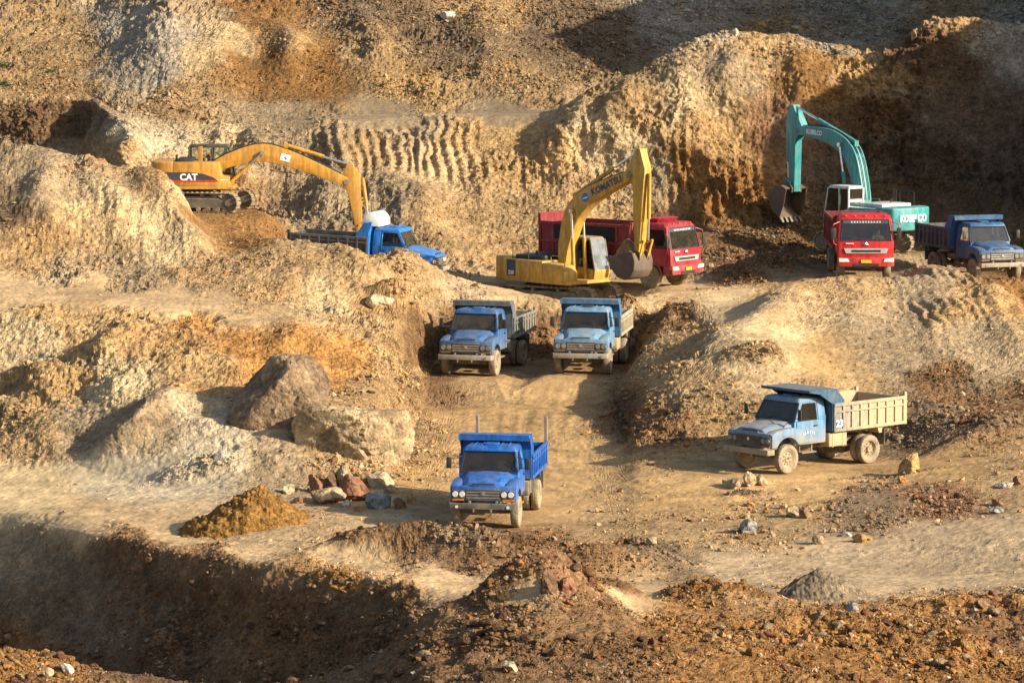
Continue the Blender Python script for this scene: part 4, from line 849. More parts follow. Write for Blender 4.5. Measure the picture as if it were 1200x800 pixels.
    for s in (-1, 1):
        b = MB(); b.prism([(s*.72,.82),(s*1.16,.82),(s*1.17,1.00),(s*.78,.97)], 'y', -3.285, -3.2); b.build('headlight', M_LAMP, t, .015)
        b = MB(); b.box(*sorted((s*1.14,s*1.205)), -3.25,-3.1,.84,.98); b.build('indicator', M_AMBER, t)
        b = MB(); b.hexa([(s*1.165,-2.92,1.12),(s*1.20,-2.92,1.12),(s*1.20,-1.95,1.12),(s*1.165,-1.95,1.12),(s*1.165,-2.98,1.72),(s*1.195,-2.98,1.72),(s*1.195,-1.95,1.72),(s*1.165,-1.95,1.72)])
        A = [(s*1.165,-2.97,1.73),(s*1.10,-2.74,2.56),(s*1.10,-1.96,2.56),(s*1.165,-1.96,1.73)]
        for i in range(3): b.bar(A[i], A[i+1], .04, .06)
        d = b.build('door', pm, t, .012)
        b = MB(); b.add([(s*1.15,-2.94,1.73),(s*1.15,-1.98,1.73),(s*1.09,-1.98,2.55),(s*1.09,-2.72,2.55)], [[0,1,2,3]]); b.build('side_window', M_GLASSS, d, fixn=False)
        b = MB(); b.box(*sorted((s*1.20,s*1.23)), -2.18,-2.02,1.52,1.57); b.build('door_handle', M_BLACK, d)
        b = MB(); b.tube([(s*1.15,-3.0,1.45),(s*1.38,-3.12,1.62),(s*1.42,-3.12,2.0),(s*1.38,-3.05,2.42),(s*1.12,-2.86,2.52)], .022, 8); ma = b.build('mirror_arm', pm, t)
        b = MB(); b.box(s*1.40-.10, s*1.40+.10, -3.16,-3.10,1.78,2.28); b.build('mirror', M_BLACK, ma, .02, 2)
        b = MB(); arch = [(-2.0+.66*math.cos(a), .50+.66*math.sin(a)) for a in np.linspace(math.radians(10), math.radians(170), 14)]
        arch2 = [(-2.0+.72*math.cos(a), .50+.74*math.sin(a)) for a in np.linspace(math.radians(170), math.radians(10), 14)]
        b.prism(arch + arch2, 'x', *sorted((s*.8, s*1.21))); b.build('fender', pm if plain else M_BLACK, t)
    b = MB(); b.box(-.22,.22,-3.30,-3.26,.79,.92); b.build('licence_plate', M_YPLATE, t)
    b = MB(); b.box(-1.0,1.0,-2.98,-2.62,1.45,1.72); b.build('dashboard', M_DASH, t, .03, 2)
    for x in (-.6, .6):
        b = MB(); b.box(x-.28,x+.28,-2.25,-1.72,1.15,1.35); b.box(x-.26,x+.26,-1.78,-1.62,1.3,2.05); b.build('seat', M_SEAT, t, .05, 2)
    b = MB(); b.M = Matrix.Translation((.60,-2.55,1.80)) @ Matrix.Rotation(math.radians(30), 4, 'X')
    b.lathe([(.014*math.cos(a), .22+.014*math.sin(a)) for a in np.linspace(0, 2*math.pi, 6, endpoint=False)], 'z', (0,0,0), 24); b.bar((-.2,0,0),(.2,0,0),.02); b.M = None; b.cyl((.6,-2.55,1.8),(.6,-2.75,1.5),.025,n=8); b.build('steering_wheel', M_BLACK, t)
    b = MB(); b.box(.60,1.08,-.6,.5,.6,1.1); b.build('fuel_tank', M_CHASSIS, t, .06, 3)
    b = MB(); b.cyl((-.8,-.5,.85),(-.8,.4,.85),.17,n=16); b.build('air_tank', M_CHASSIS, t, .02)
    # tall tipping body
    y0, y1 = -1.10, 3.75; z0 = 1.22; top = z0 + high + .35
    b = MB(); b.box(-1.18,1.18,y0,y1,z0,z0+.07)
    for y in np.arange(y0+.3, y1, .5): b.box(-1.14,1.14,y-.05,y+.05,z0-.12,z0)
    for s in (-1, 1): b.box(s*.45-.05, s*.45+.05, y0,y1-.1,1.02,1.10)
    b.build('box_floor', boxm, t, .01)
    for s in (-1, 1):
        b = MB(); b.box(*sorted((s*1.16,s*1.20)), y0, y1, z0-.02, top); sd = b.build('side_board', boxm, t, .006)
        b = MB(); xs = sorted((s*1.20, s*1.26)); b.box(*xs, y0, y1, top-.12, top+.01); b.box(*xs, y0, y1, z0-.03, z0+.12)
        for y in ([y0+.08, y0+.75, y1-.75, y1-.06] if plain else np.linspace(y0+.06, y1-.06, 8)): b.box(xs[0]+.003*s, xs[1]+.003*s, y-.06, y+.06, z0, top-.05)
        if plain: b.box(*xs, y0, y1, z0+.55, z0+.70)
        b.build('side_rib', boxm, sd, .01)
        if plain:
            for ya, yb in ((y0+.85, (y0+y1)/2-.05), ((y0+y1)/2+.05, y1-.85)):
                b = MB(); b.box(*sorted((s*1.20,s*1.23)), ya, yb, z0+.72, top-.14); b.build('dark_panel', panelm, sd)
    b = MB(); b.box(-1.19,1.19,y1-.02,y1+.04,z0,top); tg = b.build('tailgate', boxm, t, .006)
    if plain:
        b = MB(); b.box(-1.22,1.22,y1-.10,y1+.06,top-.1,top+.35); b.build('tail_rail', boxm, tg, .02)
    b = MB(); b.box(-1.2,1.2,y0-.05,y0,z0,top+.12)
    for s in (-1, 1): b.prism([(y0,top+.12),(y0+.1,top+.12),(y0+.8,top-.02),(y0,top-.02)], 'x', *sorted((s*1.15, s*1.22)))
    hb = b.build('headboard', boxm, t, .01)
    b = MB(); b.hexa([(-1.2,y0-.45,top+.14),(1.2,y0-.45,top+.14),(1.2,y0,top+.08),(-1.2,y0,top+.08),(-1.2,y0-.45,top+.18),(1.2,y0-.45,top+.18),(1.2,y0,top+.12),(-1.2,y0,top+.12)])
    if not plain: b.build('canopy', boxm, hb, .01)
    for s in (-1, 1):
        b = MB(); b.box(*sorted((s*.62, s*1.22)), 2.75, 2.78, .5, 1.1); b.build('mudflap', M_RUBBER2, t)
    return t

# ------------------------------------------------------------------ excavator (upper works face +x)
def ribbon(center):
    """closed outline from (x, z, half height) stations"""
    up, dn = [], []
    n = len(center)
    for i, (x, z, h) in enumerate(center):
        a = center[max(i-1, 0)]; c = center[min(i+1, n-1)]; d = Vector((c[0]-a[0], c[1]-a[1])).normalized(); nx, nz = -d.y, d.x
        up.append((x+nx*h, z+nz*h)); dn.append((x-nx*h, z-nz*h))
    return up + dn[::-1]
def catmull(pts, k=6):
    out = []
    P_ = [pts[0]] + list(pts) + [pts[-1]]
    for i in range(1, len(P_)-2):
        for j in range(k):
            t = j/k; a, b_, c, d = (np.array(P_[i+q], float) for q in (-1, 0, 1, 2))
            out.append(tuple(0.5*((2*b_) + (-a+c)*t + (2*a-5*b_+4*c-d)*t*t + (-a+3*b_-3*c+d)*t**3)))
    out.append(tuple(pts[-1])); return out
def excavator(key, label, pm, cabm, boom, T, S, E, bang, track_yaw=0.0, cwm=None, deckm=None, style='flat', bw=.62, load=False, toph=2.2, cyl_at=(.42, .8), cabglass=M_GLASSC, boomcyl=(.9, 1.25), bucketm=None, cabx=-.05, cabu=None, rail=True, tail=0.0):
    c, th = spot(key); t = thing('excavator', label, 'excavator', c, th - math.pi/2, 'excavators in the quarry')
    cwm = cwm or pm; deckm = deckm or pm; bucketm = bucketm or M_STEEL
    R_ = Matrix.Rotation(track_yaw, 4, 'Z')
    b = MB(); b.M = R_; b.box(-.85,.85,-.95,.95,.42,.82); b.hexa([(-1.3,-1.0,.42),(-.6,-1.0,.42),(-.6,1.0,.42),(-1.3,1.0,.42),(-1.2,-1.0,.7),(-.6,-1.0,.8),(-.6,1.0,.8),(-1.2,1.0,.7)]); b.M = None; b.cyl((0,0,.8),(0,0,1.06),.72,n=32); b.build('undercarriage', M_TFRAME, t, .02)
    for s in (-1, 1):
        yc = s*1.2; Lh = 1.85; r = .44; zc = .47
        def loop(n, rad):
            pts = []
            per = 4*Lh + 2*math.pi*rad
            for i in range(n):
                d = per*i/n
                if d < 2*Lh: pts.append((-Lh+d, zc+rad, 0, 1))
                elif d < 2*Lh+math.pi*rad: a = math.pi/2-(d-2*Lh)/rad; pts.append((Lh+rad*math.cos(a), zc+rad*math.sin(a), math.cos(a), math.sin(a)))
                elif d < 4*Lh+math.pi*rad: e = d-2*Lh-math.pi*rad; pts.append((Lh-e, zc-rad, 0, -1))
                else: a = -math.pi/2-(d-4*Lh-math.pi*rad)/rad; pts.append((-Lh+rad*math.cos(a), zc+rad*math.sin(a), math.cos(a), math.sin(a)))
            return pts
        b = MB(); b.M = R_
        n = 46; Q = loop(n, r)
        for i in range(n):
            x, z, nx, nz = Q[i]; tx_, tz_ = nz, -nx; hl = .088
            p = [(x-tx_*hl-nx*.03, z-tz_*hl-nz*.03), (x+tx_*hl-nx*.03, z+tz_*hl-nz*.03), (x+tx_*hl, z+tz_*hl), (x+tx_*.03+0*nx, z+tz_*.03), (x+tx_*.02+nx*.035, z+tz_*.02+nz*.035), (x-tx_*.02+nx*.035, z-tz_*.02+nz*.035), (x-tx_*.03, z-tz_*.03), (x-tx_*hl, z-tz_*hl)]
            b.prism(p, 'y', yc-.30, yc+.30)
        tr = b.build('track', M_TRACK, t)
        b = MB(); b.M = R_; b.box(-Lh+.1, Lh-.1, yc-.2, yc+.2, .22, .60); b.hexa([(-1.5,yc-.22,.60),(1.5,yc-.22,.60),(1.5,yc+.22,.60),(-1.5,yc+.22,.60),(-1.3,yc-.15,.74),(1.3,yc-.15,.74),(1.3,yc+.15,.74),(-1.3,yc+.15,.74)]); b.build('track_frame', M_TFRAME, tr, .02)
        for xw, nm in ((Lh, 'idler'), (-Lh, 'sprocket')):
            b = MB(); b.M = R_; b.cyl((xw,yc-.18,zc),(xw,yc+.18,zc),.38,n=26); b.cyl((xw,yc-.24,zc),(xw,yc+.24,zc),.17,n=16); b.build(nm, M_TFRAME, tr, .015)
        b = MB(); b.M = R_
        for x in np.linspace(-1.35, 1.35, 7): b.cyl((x,yc-.24,.17),(x,yc+.24,.17),.10,n=12)
        for x in (-.6, .6): b.cyl((x,yc-.2,.80),(x,yc+.2,.80),.07,n=10)
        b.build('roller', M_TRACK, tr)
    # upper works
    b = MB(); b.box(-2.0+tail,1.75,-1.35,1.35,1.05,1.20); b.build('deck', deckm, t, .02)
    b = MB()
    if style == 'long':   # tall side panels, long engine house
        b.prism([(-1.9+tail,1.16),(1.5,1.16),(1.5,1.62),(1.18,1.66),(1.05,toph),(-1.9+tail,toph)], 'y', -1.36, -.42)
        b.prism([(-1.9+tail,1.16),(.02,1.16),(.02,toph-.03),(-1.9+tail,toph-.03)], 'y', -.43, 1.34)
    else:
        b.prism([(.25,1.16),(1.55,1.16),(1.55,1.55),(1.3,1.85),(.25,1.95)], 'y', -1.34, -.48)
        b.prism([(-1.9,1.16),(.26,1.16),(.26,2.0),(.1,toph-.05),(-1.9,toph-.05)], 'y', -1.35, 1.34)
    b.build('engine_house', pm, t, .06, 2)
    b = MB(); b.box(-1.75+tail,-.15,-.95,.85,toph-.06,toph+.13); b.build('engine_cover', M_BLACK if style != 'teal' else cabm, t, .04, 2)
    pts = [(-1.88,-1.36),(-1.88,1.36),(-2.35,1.33),(-2.78,1.12),(-2.90,.8),(-2.92,0),(-2.90,-.8),(-2.78,-1.12),(-2.35,-1.33)]
    b = MB(); b.prism([(x_+tail, y_) for x_, y_ in pts], 'z', 1.06, toph+.02); b.build('counterweight', cwm, t, .08, 3, sharp=50)
    b = MB(); b.cyl((-.9,-.5,toph),(-.9,-.5,toph+.30),.055,n=12); b.build('exhaust_pipe', M_BLACK, t)
    if rail: b = MB(); b.tube([(-1.6,-1.25,toph-.1),(-1.6,-1.25,toph+.55),(-1.55,-1.25,toph+.62),(-.7,-1.25,toph+.62),(-.65,-1.25,toph+.55),(-.65,-1.25,toph-.1)], .02, 6); b.build('handrail', M_BLACK, t)
    if rail: b = MB(); b.tube([(1.5,-1.25,1.5),(1.5,-1.25,2.2),(1.45,-1.25,2.26),(.75,-1.25,2.26),(.7,-1.25,2.2),(.7,-1.25,1.8)], .018, 6); b.build('handrail', pm, t)
    if style == 'teal':
        b = MB()
        for x in (-1.1, -.95): b.cyl((x,-.6,toph),(x,-.6,toph+.75),.015,n=6)
        b.build('antenna', M_BLACK, t)
    # cab
    cabu = cabu or cabm; x0, x1, xm, yA, yB, zb, zt = cabx, 1.62, 1.40, .42, 1.36, 1.18, 2.98
    b = MB(); b.prism([(x0,zb),(x1,zb),(x1+.06,1.55),(x1+.06,1.60),(x0,1.95 if style == 'teal' else 1.75)], 'y', yA, yB); b.build('cab', cabm, t, .02, 2); b = MB()
    prof = [(x0,1.7),(x0,zt-.12),(x1+.06,1.55),(xm,zt-.12)]
    for y in (yA+.03, yB-.03):
        b.bar((x0+.04,y,1.7),(x0+.04,y,zt-.08),.09,.09); b.bar((x1+.03,y,1.56),(xm-.02,y,zt-.1),.07,.07); b.bar((.62,y,1.6),(.62,y,zt-.08),.07,.09)
        b.bar((x0,y,1.78),(x1,y,1.6),.05)
    b.build('cab_frame', cabu, t, .02, 2)
    b = MB(); b.bar((x0+.55,yA-.01,1.7),(x0+.55,yA-.01,zt-.08),.20,.06,(0,1,0)); b.build('cab_pillar', cabm, t, .01)
    b = MB(); b.hexa([(x0,yA,zt-.14),(xm+.02,yA,zt-.14),(xm+.02,yB,zt-.14),(x0,yB,zt-.14),(x0+.05,yA+.06,zt),(xm-.08,yA+.06,zt),(xm-.08,yB-.06,zt),(x0+.05,yB-.06,zt)]); b.build('cab_roof', cabu, t, .05, 3, sharp=60)
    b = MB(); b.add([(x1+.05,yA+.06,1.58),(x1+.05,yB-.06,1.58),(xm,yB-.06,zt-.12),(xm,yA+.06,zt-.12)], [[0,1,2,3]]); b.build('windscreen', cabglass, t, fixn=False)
    for y in (yA+.02, yB-.02):
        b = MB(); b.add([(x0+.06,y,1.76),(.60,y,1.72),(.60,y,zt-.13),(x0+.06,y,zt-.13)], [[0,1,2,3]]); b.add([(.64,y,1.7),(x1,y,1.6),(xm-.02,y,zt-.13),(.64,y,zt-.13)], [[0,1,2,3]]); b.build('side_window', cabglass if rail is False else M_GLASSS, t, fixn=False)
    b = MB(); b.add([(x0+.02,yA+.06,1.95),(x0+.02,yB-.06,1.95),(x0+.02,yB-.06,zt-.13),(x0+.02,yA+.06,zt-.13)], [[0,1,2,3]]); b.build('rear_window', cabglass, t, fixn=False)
    b = MB(); b.box(.15,.65,.65,1.12,1.5,1.68); b.box(.08,.22,.66,1.11,1.65,2.35); b.build('seat', M_SEAT, t, .04, 2)
    b = MB(); b.box(1.2,1.45,.55,.65,1.5,2.0); b.bar((.75,.58,1.6),(.72,.58,1.98),.03); b.bar((.75,1.2,1.6),(.72,1.2,1.98),.03); b.build('control_lever', M_BLACK, t)
    # boom
    ctr = catmull(boom, 7)
    b = MB(); b.prism(ribbon(ctr), 'y', -.27, .27); bo = b.build('boom', pm, t, .03, 2, sharp=30)
    b = MB(); ctop = [(x, z + h*1.0, h) for x, z, h in ctr[4:-4]]
    up = ribbon(ctr)[:len(ctr)]
    for yy in (-.16, -.08, .08, .16): b.tube([(x, yy, z+.03) for x, z in up[3:-2]], .022, 6)
    b.build('hydraulic_hose', M_BLACK, bo)
    b = MB()
    for yy in (-.34, .34): pass
    fx, fz = boomcyl; k = int(len(ctr)*cyl_at[0]); kx, kz = ctr[k][0], ctr[k][1]
    for yy in (-.36, .36):
        b = MB(); p0 = Vector((fx, yy, fz)); p1 = Vector((kx, yy, kz)); pm_ = p0.lerp(p1, .62)
        b.cyl(p0, pm_, .085, n=14); b.cyl(p0-Vector((0,.06,0)), p0+Vector((0,.06,0)), .11, n=12); cy = b.build('boom_cylinder', pm, t)
        b = MB(); b.cyl(pm_, p1, .05, n=12); b.cyl(p1-Vector((0,.08,0)), p1+Vector((0,.08,0)), .10, n=12); b.build('cylinder_rod', M_ROD, cy)
    # stick
    T_ = Vector(T); S_ = Vector(S); E_ = Vector(E); d = (E_ - S_).normalized(); nrm = Vector((-d.y, d.x)); L_ = (E_ - S_).length; lt = (T_ - S_).dot(d)
    if nrm.x < 0: nrm = -nrm     # outward side
    off = (T_ - S_).dot(nrm)
    def sp(a, o): q = S_ + d*a + nrm*o; return (q.x, q.y)
    pts = [sp(0,-.10), sp(.02,.13), sp(lt*.75,.42+max(off,0)*.3), sp(lt+.25,.36), sp(L_*.97,.15), sp(L_+.10,.05), sp(L_+.08,-.14), sp(lt+.5,-.26), sp(lt*.9,-.30+min(off,0))]
    b = MB(); b.prism(pts, 'y', -.21, .21); st = b.build('stick', pm, t, .025, 2, sharp=30)
    b = MB(); b.cyl((T[0],-.30,T[1]),(T[0],.30,T[1]),.12,n=16); b.build('pivot_pin', M_STEEL, st)
    # arm cylinder on top of the boom
    k = int(len(ctr)*cyl_at[1] * .62); q = up[k]; p0 = Vector((q[0], 0, q[1]+.16)); p1 = Vector((S_.x + d.x*.05, 0, S_.y + d.y*.05))
    b = MB(); pm_ = p0.lerp(p1, .60); b.cyl(p0, pm_, .10, n=14); b.box(p0.x-.1,p0.x+.1,-.12,.12,p0.z-.2,p0.z+.06); ac = b.build('arm_cylinder', pm, t)
    b = MB(); b.cyl(pm_, p1, .055, n=12); b.build('cylinder_rod', M_ROD, ac)
    # bucket cylinder along the outer face of the stick, linkage and bucket
    a0 = Vector(sp(lt*.9, .50)); a1 = Vector(sp(L_-.55, .48)); am = a0.lerp(a1, .68)
    b = MB(); b.cyl((a0.x,0,a0.y),(am.x,0,am.y),.085,n=14); bc = b.build('bucket_cylinder', pm, t)
    b = MB(); b.cyl((am.x,0,am.y),(a1.x,0,a1.y),.05,n=12); b.build('cylinder_rod', M_ROD, bc)
    ca, sa = math.cos(bang), math.sin(bang)
    def bk(p, q): return (E_.x + p*ca - q*sa, E_.y + p*sa + q*ca)
    l0 = sp(L_-.35, 0); l1 = bk(.32, .12)
    b = MB()
    for yy in (-.26, .26): b.bar((l0[0],yy,l0[1]),(a1.x,yy,a1.y),.06,.10,(0,1,0)); b.bar((a1.x,yy,a1.y),(l1[0],yy,l1[1]),.06,.10,(0,1,0))
    b.build('bucket_link', pm, t)
    outer = [(.0,.10),(.35,.16),(.75,.05),(1.0,-.25),(1.05,-.62),(.88,-.98),(.55,-1.22),(.10,-1.38)]
    inner = [(.10,-1.34),(.52,-1.17),(.82,-.95),(.97,-.62),(.93,-.28),(.71,-.02),(.35,.09),(.02,.03)]
    b = MB(); b.prism([bk(*p) for p in outer+inner], 'y', -bw, bw)
    side = [(-.08,.05),(.0,.10),(.35,.15),(.75,.04),(.99,-.25),(1.04,-.62),(.87,-.97),(.55,-1.20),(.12,-1.36),(-.05,-.7)]
    for s in (-1, 1): b.prism([bk(*p) for p in side], 'y', *sorted((s*bw, s*(bw+.035))))
    for s in (-1, 1): b.prism([bk(*p) for p in [(-.1,-.1),(.3,-.1),(.35,.20),(.1,.28),(-.1,.12)]], 'y', *sorted((s*.25, s*.31)))
    bu = b.build('bucket', bucketm, t, .008)
    b = MB()
    for i in range(5):
        yy = -bw + .06 + i*(2*bw-.12)/4; b.prism([bk(*p) for p in [(.16,-1.33),(.10,-1.42),(-.12,-1.52),(-.10,-1.47),(.08,-1.33)]], 'y', yy-.06, yy+.06)
    b.build('bucket_tooth', M_STEEL, bu)
    if load:
        vs = []; fs = []; n = 12
        for i in range(n):
            for j in range(n):
                u = i/(n-1); v = j/(n-1); pp = -.1 + 1.0*0 ; lx = .02 + .14*0
                ax = .05 - .85*math.sin(math.pi*u)*math.sin(math.pi*v) + random.uniform(-.04,.04); q = .02 - 1.34*v
                x_, z_ = bk(ax + .12*math.sin(math.pi*v), q); vs.append((x_, -bw + 2*bw*u, z_))
        for i in range(n-1):
            for j in range(n-1): fs.append([i*n+j, (i+1)*n+j, (i+1)*n+j+1, i*n+j+1])
        b = MB(); b.add(vs, fs); b.build('soil_load', M_SOILLOAD, bu, fixn=False)
    return t

# ------------------------------------------------------------------ the vehicles
random.seed(4)
P_BLUE = paint('blue_paint', (.012, .11, .39), dust=.04, low=.35, up=.10, rough=.35)
P_DKBL = paint('dusty_dark_blue_paint', (.012, .10, .27), dust=.10, low=.40, up=.10, rough=.45)
P_SKY = paint('sky_blue_paint', (.08, .25, .42), dust=.15, low=.35, up=.22, rough=.45)
P_SKY2 = paint('faded_sky_blue_paint', (.055, .20, .38), dust=.17, low=.6, up=.45, rough=.5, zlow=.7, zhigh=1.5)
P_BACK = paint('bright_blue_paint', (.02, .17, .50), dust=.05, low=.2, up=.12, rough=.4)
P_FAR = paint('deep_blue_paint', (.012, .09, .22), dust=.09, low=.3, up=.10, rough=.4)
X_BLUE = paint('blue_box_paint', (.012, .105, .38), dust=.04, low=.2, up=.12, rough=.45)
X_GREY = paint('weathered_blue_box', (.06, .09, .12), dust=.22, low=.15, up=.35, rough=.7, rear=.25, scale=4)
X_TAN = paint('dust_caked_box', (.05, .12, .17), dust=.30, low=.1, up=.5, rough=.8, rear=.75, dcol=(.46, .33, .19), scale=4)
X_PALE = paint('pale_dusty_box', (.08, .16, .18), dust=.55, low=.2, up=.3, rough=.8, rear=.3, dcol=(.44, .35, .23), scale=4)
X_FADE = paint('faded_box_blue', (.035, .14, .27), dust=.12, low=.1, up=.3, rough=.6, scale=3); X_NAVY = paint('navy_headboard', (.02, .085, .16), dust=.12, low=.15, up=.25, rough=.6)
X_DK = paint('dark_box_paint', (.03, .04, .055), dust=.15, low=.15, up=.4, rough=.7)
X_DKR = paint('dark_grey_blue_box', (.05, .065, .085), dust=.15, low=.15, up=.4, rough=.8)
P_TANK = paint('tan_tank', (.30, .22, .13), dust=.75, low=.2, up=.3, rough=.8, dcol=(.46, .33, .19))
M_DBUMP = paint('dark_bumper', (.05, .055, .06), dust=.15, low=.2, up=.2)
M_TBUMP = paint('tan_dusty_bumper', (.20, .17, .12), dust=.6, low=.3, up=.3)
M_DLAMP = simple('dusty_lens', (.20, .185, .15), .5); M_DAMB = simple('dusty_amber', (.22, .11, .05), .7)
blue_truck('truck_front', 'clean bright blue dump truck nearest the orange heap, two upright poles on its box', P_BLUE, X_BLUE, M_RUBBER, M_DBUMP, M_GLASS, poles=True, visor=.35)
blue_truck('truck_mid_a', 'dusty dark blue dump truck facing forward, left of the pale sky blue truck', P_DKBL, X_GREY, M_RUBBER, M_GREYBUMP, M_GLASSD, visor=.35, lampm=M_DLAMP, tank=M_CHASSIS, hbm=X_GREY).scale = (1.03,) * 3
blue_truck('truck_mid_b', 'pale sky blue dump truck with a tan ribbed box, beside the dusty dark blue truck', P_SKY, X_PALE, M_RUBBER, M_GREYBUMP, M_GLASS, visor=.35, lampm=M_DLAMP, slots=True, load=.35, tank=P_TANK, hbm=X_FADE).scale = (1.03,) * 3
blue_truck('truck_right', 'faded blue number 23 dump truck with a tan dusty box, before the right bank', P_SKY2, X_TAN, M_RUBBER, M_TBUMP, M_GLASSD, number='23', visor=1.05, lampm=M_DLAMP, tank=P_TANK, high=.84, grillebars=M_GRILLE, hbm=X_NAVY)
blue_truck('truck_back', 'bright blue dump truck with a white domed cover, half hidden by a mound', P_BACK, X_DK, M_RUBBER, M_GREYBUMP, M_GLASSC, cap=True, visor=.05, rx=math.radians(2.5), lampm=M_LAMP)
blue_truck('truck_far', 'deep blue dump truck with a dark box before the shaded cliff, far right', P_FAR, X_DKR, M_RUBBER, M_GREYBUMP, M_GLASSC, visor=.35, high=.8, lampm=M_DLAMP)
P_RED = paint('red_paint', (.50, .015, .018), dust=.02, low=.15, up=.06, rough=.35)
P_MAR = paint('crimson_paint', (.33, .018, .032), dust=.05, low=.15, up=.06, rough=.4)
X_MAR = paint('maroon_box', (.22, .018, .025), dust=.08, low=.15, up=.25, rough=.6)
M_PANEL = simple('black_tarpaulin', (.012, .016, .018), .8)
red_truck('red_far', 'red cab-over dump truck facing forward in front of the teal excavator', P_RED, X_MAR, M_PANEL, high=.95)
red_truck('red_mid', 'red cab-over dump truck with black side panels, standing behind the yellow excavator', P_MAR, X_MAR, M_PANEL, high=1.1, plain=True)

Y_CAT = paint('yellow_orange_paint', (.54, .26, .03), dust=.12, low=.1, up=.10, rough=.4)
Y_KOM = paint('yellow_paint', (.55, .31, .03), dust=.16, low=.15, up=.15, rough=.45)
K_FRAME = paint('dusty_cab_frame', (.12, .11, .09), dust=.3, low=.1, up=.4, rough=.7)
K_TEAL = paint('teal_paint', (.035, .30, .30), dust=.12, low=.1, up=.15, rough=.4)
K_GREY = paint('pale_grey_cab', (.56, .57, .54), dust=.04, low=.1, up=.1, rough=.5)
M_BUCK = paint('dusty_bucket_steel', (.075, .062, .05), dcol=(.20, .135, .08), dust=.45, low=.1, up=.2, rough=.7)
dk = paint('dark_cab_frame', (.05, .045, .03), dust=.08, low=.1, up=.1)
cat = excavator('digger_yellow_left', 'orange yellow excavator with a black side stripe on the ledge behind the left mound', Y_CAT, Y_CAT,
    [(.35,1.72,.24),(1.4,2.28,.31),(2.8,2.64,.40),(3.9,2.45,.38),(5.2,1.98,.30),(6.75,1.32,.20)], (6.75,1.32), (6.88,2.15), (7.35,-1.0), math.radians(-70), style='long', toph=2.28, bw=.65, boomcyl=(1.45,1.25), cyl_at=(.42,.95), cabx=-.45, cabu=dk, rail=False, track_yaw=-.22, tail=.88)
b = MB(); b.prism([(-1.85,1.42),(1.05,1.42),(.8,1.60),(.35,1.76),(-.2,1.82),(-1.85,1.84)], 'y', -1.372, -1.362); b.build('dark_side_panel', simple('dark_grey_decal', (.045,.047,.05), .5), cat)
b = MB(); b.box(-1.85,.95,-1.379,-1.373,1.40,1.47); b.build('red_stripe', M_RED_T, cat)
text('lettering', 'CAT', .40, M_WHITE, cat, frame((-.30,-1.38,1.60),(1,0,0),(0,0,1)), .015)
text('lettering', '330C', .32, M_WHITE, cat, frame((-1.75,-1.38,1.60),(1,0,0),(0,0,1)), .012)
b = MB(); b.box(1.12,1.45,-1.372,-1.362,1.46,1.50); b.build('small_badge', M_WHITE, cat)
b = MB(); b.M = frame((4.0,-.275,2.42),(.96,0,-.26),(.26,0,.96)); b.box(-.22,.22,-.15,.15,-.004,.004); bd = b.build('boom_badge', M_WHITE, cat); b = MB(); b.M = frame((4.0,-.28,2.42),(.96,0,-.26),(.26,0,.96)); b.prism([(-.02,-.11),(.10,-.03),(.02,.01),(.08,.11),(-.08,.0),(.0,-.02)], 'z', -.003, .004); b.build('badge_mark', simple('blue_mark', (.05,.2,.5), .5), bd)

kom = excavator('digger_yellow_mid', 'yellow excavator on the middle bench holding a full bucket above the two blue trucks', Y_KOM, Y_KOM,
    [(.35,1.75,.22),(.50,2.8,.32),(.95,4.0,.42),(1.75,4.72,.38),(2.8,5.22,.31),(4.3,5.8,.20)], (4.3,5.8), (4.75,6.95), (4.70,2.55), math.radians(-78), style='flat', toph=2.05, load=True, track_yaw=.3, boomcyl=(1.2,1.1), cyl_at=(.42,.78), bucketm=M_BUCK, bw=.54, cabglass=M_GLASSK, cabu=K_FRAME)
text('lettering', 'KOMATSU', .40, M_DKTEXT, kom, frame((3.0,-.278,5.30),(.93,0,.37),(-.37,0,.93)), .012)
b = MB(); b.M = frame((1.78,-.275,4.74),(1,0,0),(0,0,1)); b.cyl((0,0,-.004),(0,0,.006),.20,n=24); lg = b.build('round_badge', simple('blue_badge', (.04,.14,.42), .5), kom)
b = MB(); b.M = frame((1.78,-.283,4.74),(1,0,0),(0,0,1)); b.prism([(-.15,-.03),(.13,.05),(.15,.01),(-.12,-.07)], 'z', -.003, .003); b.build('badge_mark', M_WHITE, lg)
b = MB(); b.box(-1.85,-1.35,-1.366,-1.352,1.30,1.98); dp = b.build('dark_side_panel', M_DKTEXT, kom); text('lettering', '220', .22, M_WHITE, dp, frame((-1.6,-1.37,1.42),(1,0,0),(0,0,1)), .006)

teal = excavator('digger_teal', 'teal excavator with a pale grey cab behind the red truck, arm raised against the cliff', K_TEAL, K_GREY,
    [(.35,1.75,.22),(.65,3.05,.33),(1.2,4.35,.40),(2.2,5.0,.37),(3.4,5.25,.29),(4.8,5.32,.20)], (4.8,5.32), (5.3,6.5), (5.2,2.5), math.radians(12), style='teal', toph=2.1, track_yaw=.6, boomcyl=(1.05,1.5), cyl_at=(.5,.7), bucketm=M_BUCK)
text('lettering', 'KOBELCO', .44, M_WHITE, teal, frame((-2.93,0,1.62),(0,-1,0),(0,0,1)), .014, .80)
text('lettering', 'KOBELCO', .30, M_WHITE, teal, frame((3.6,.278,5.26),(-.997,0,-.06),(-.06,0,.997)), .01, .8)

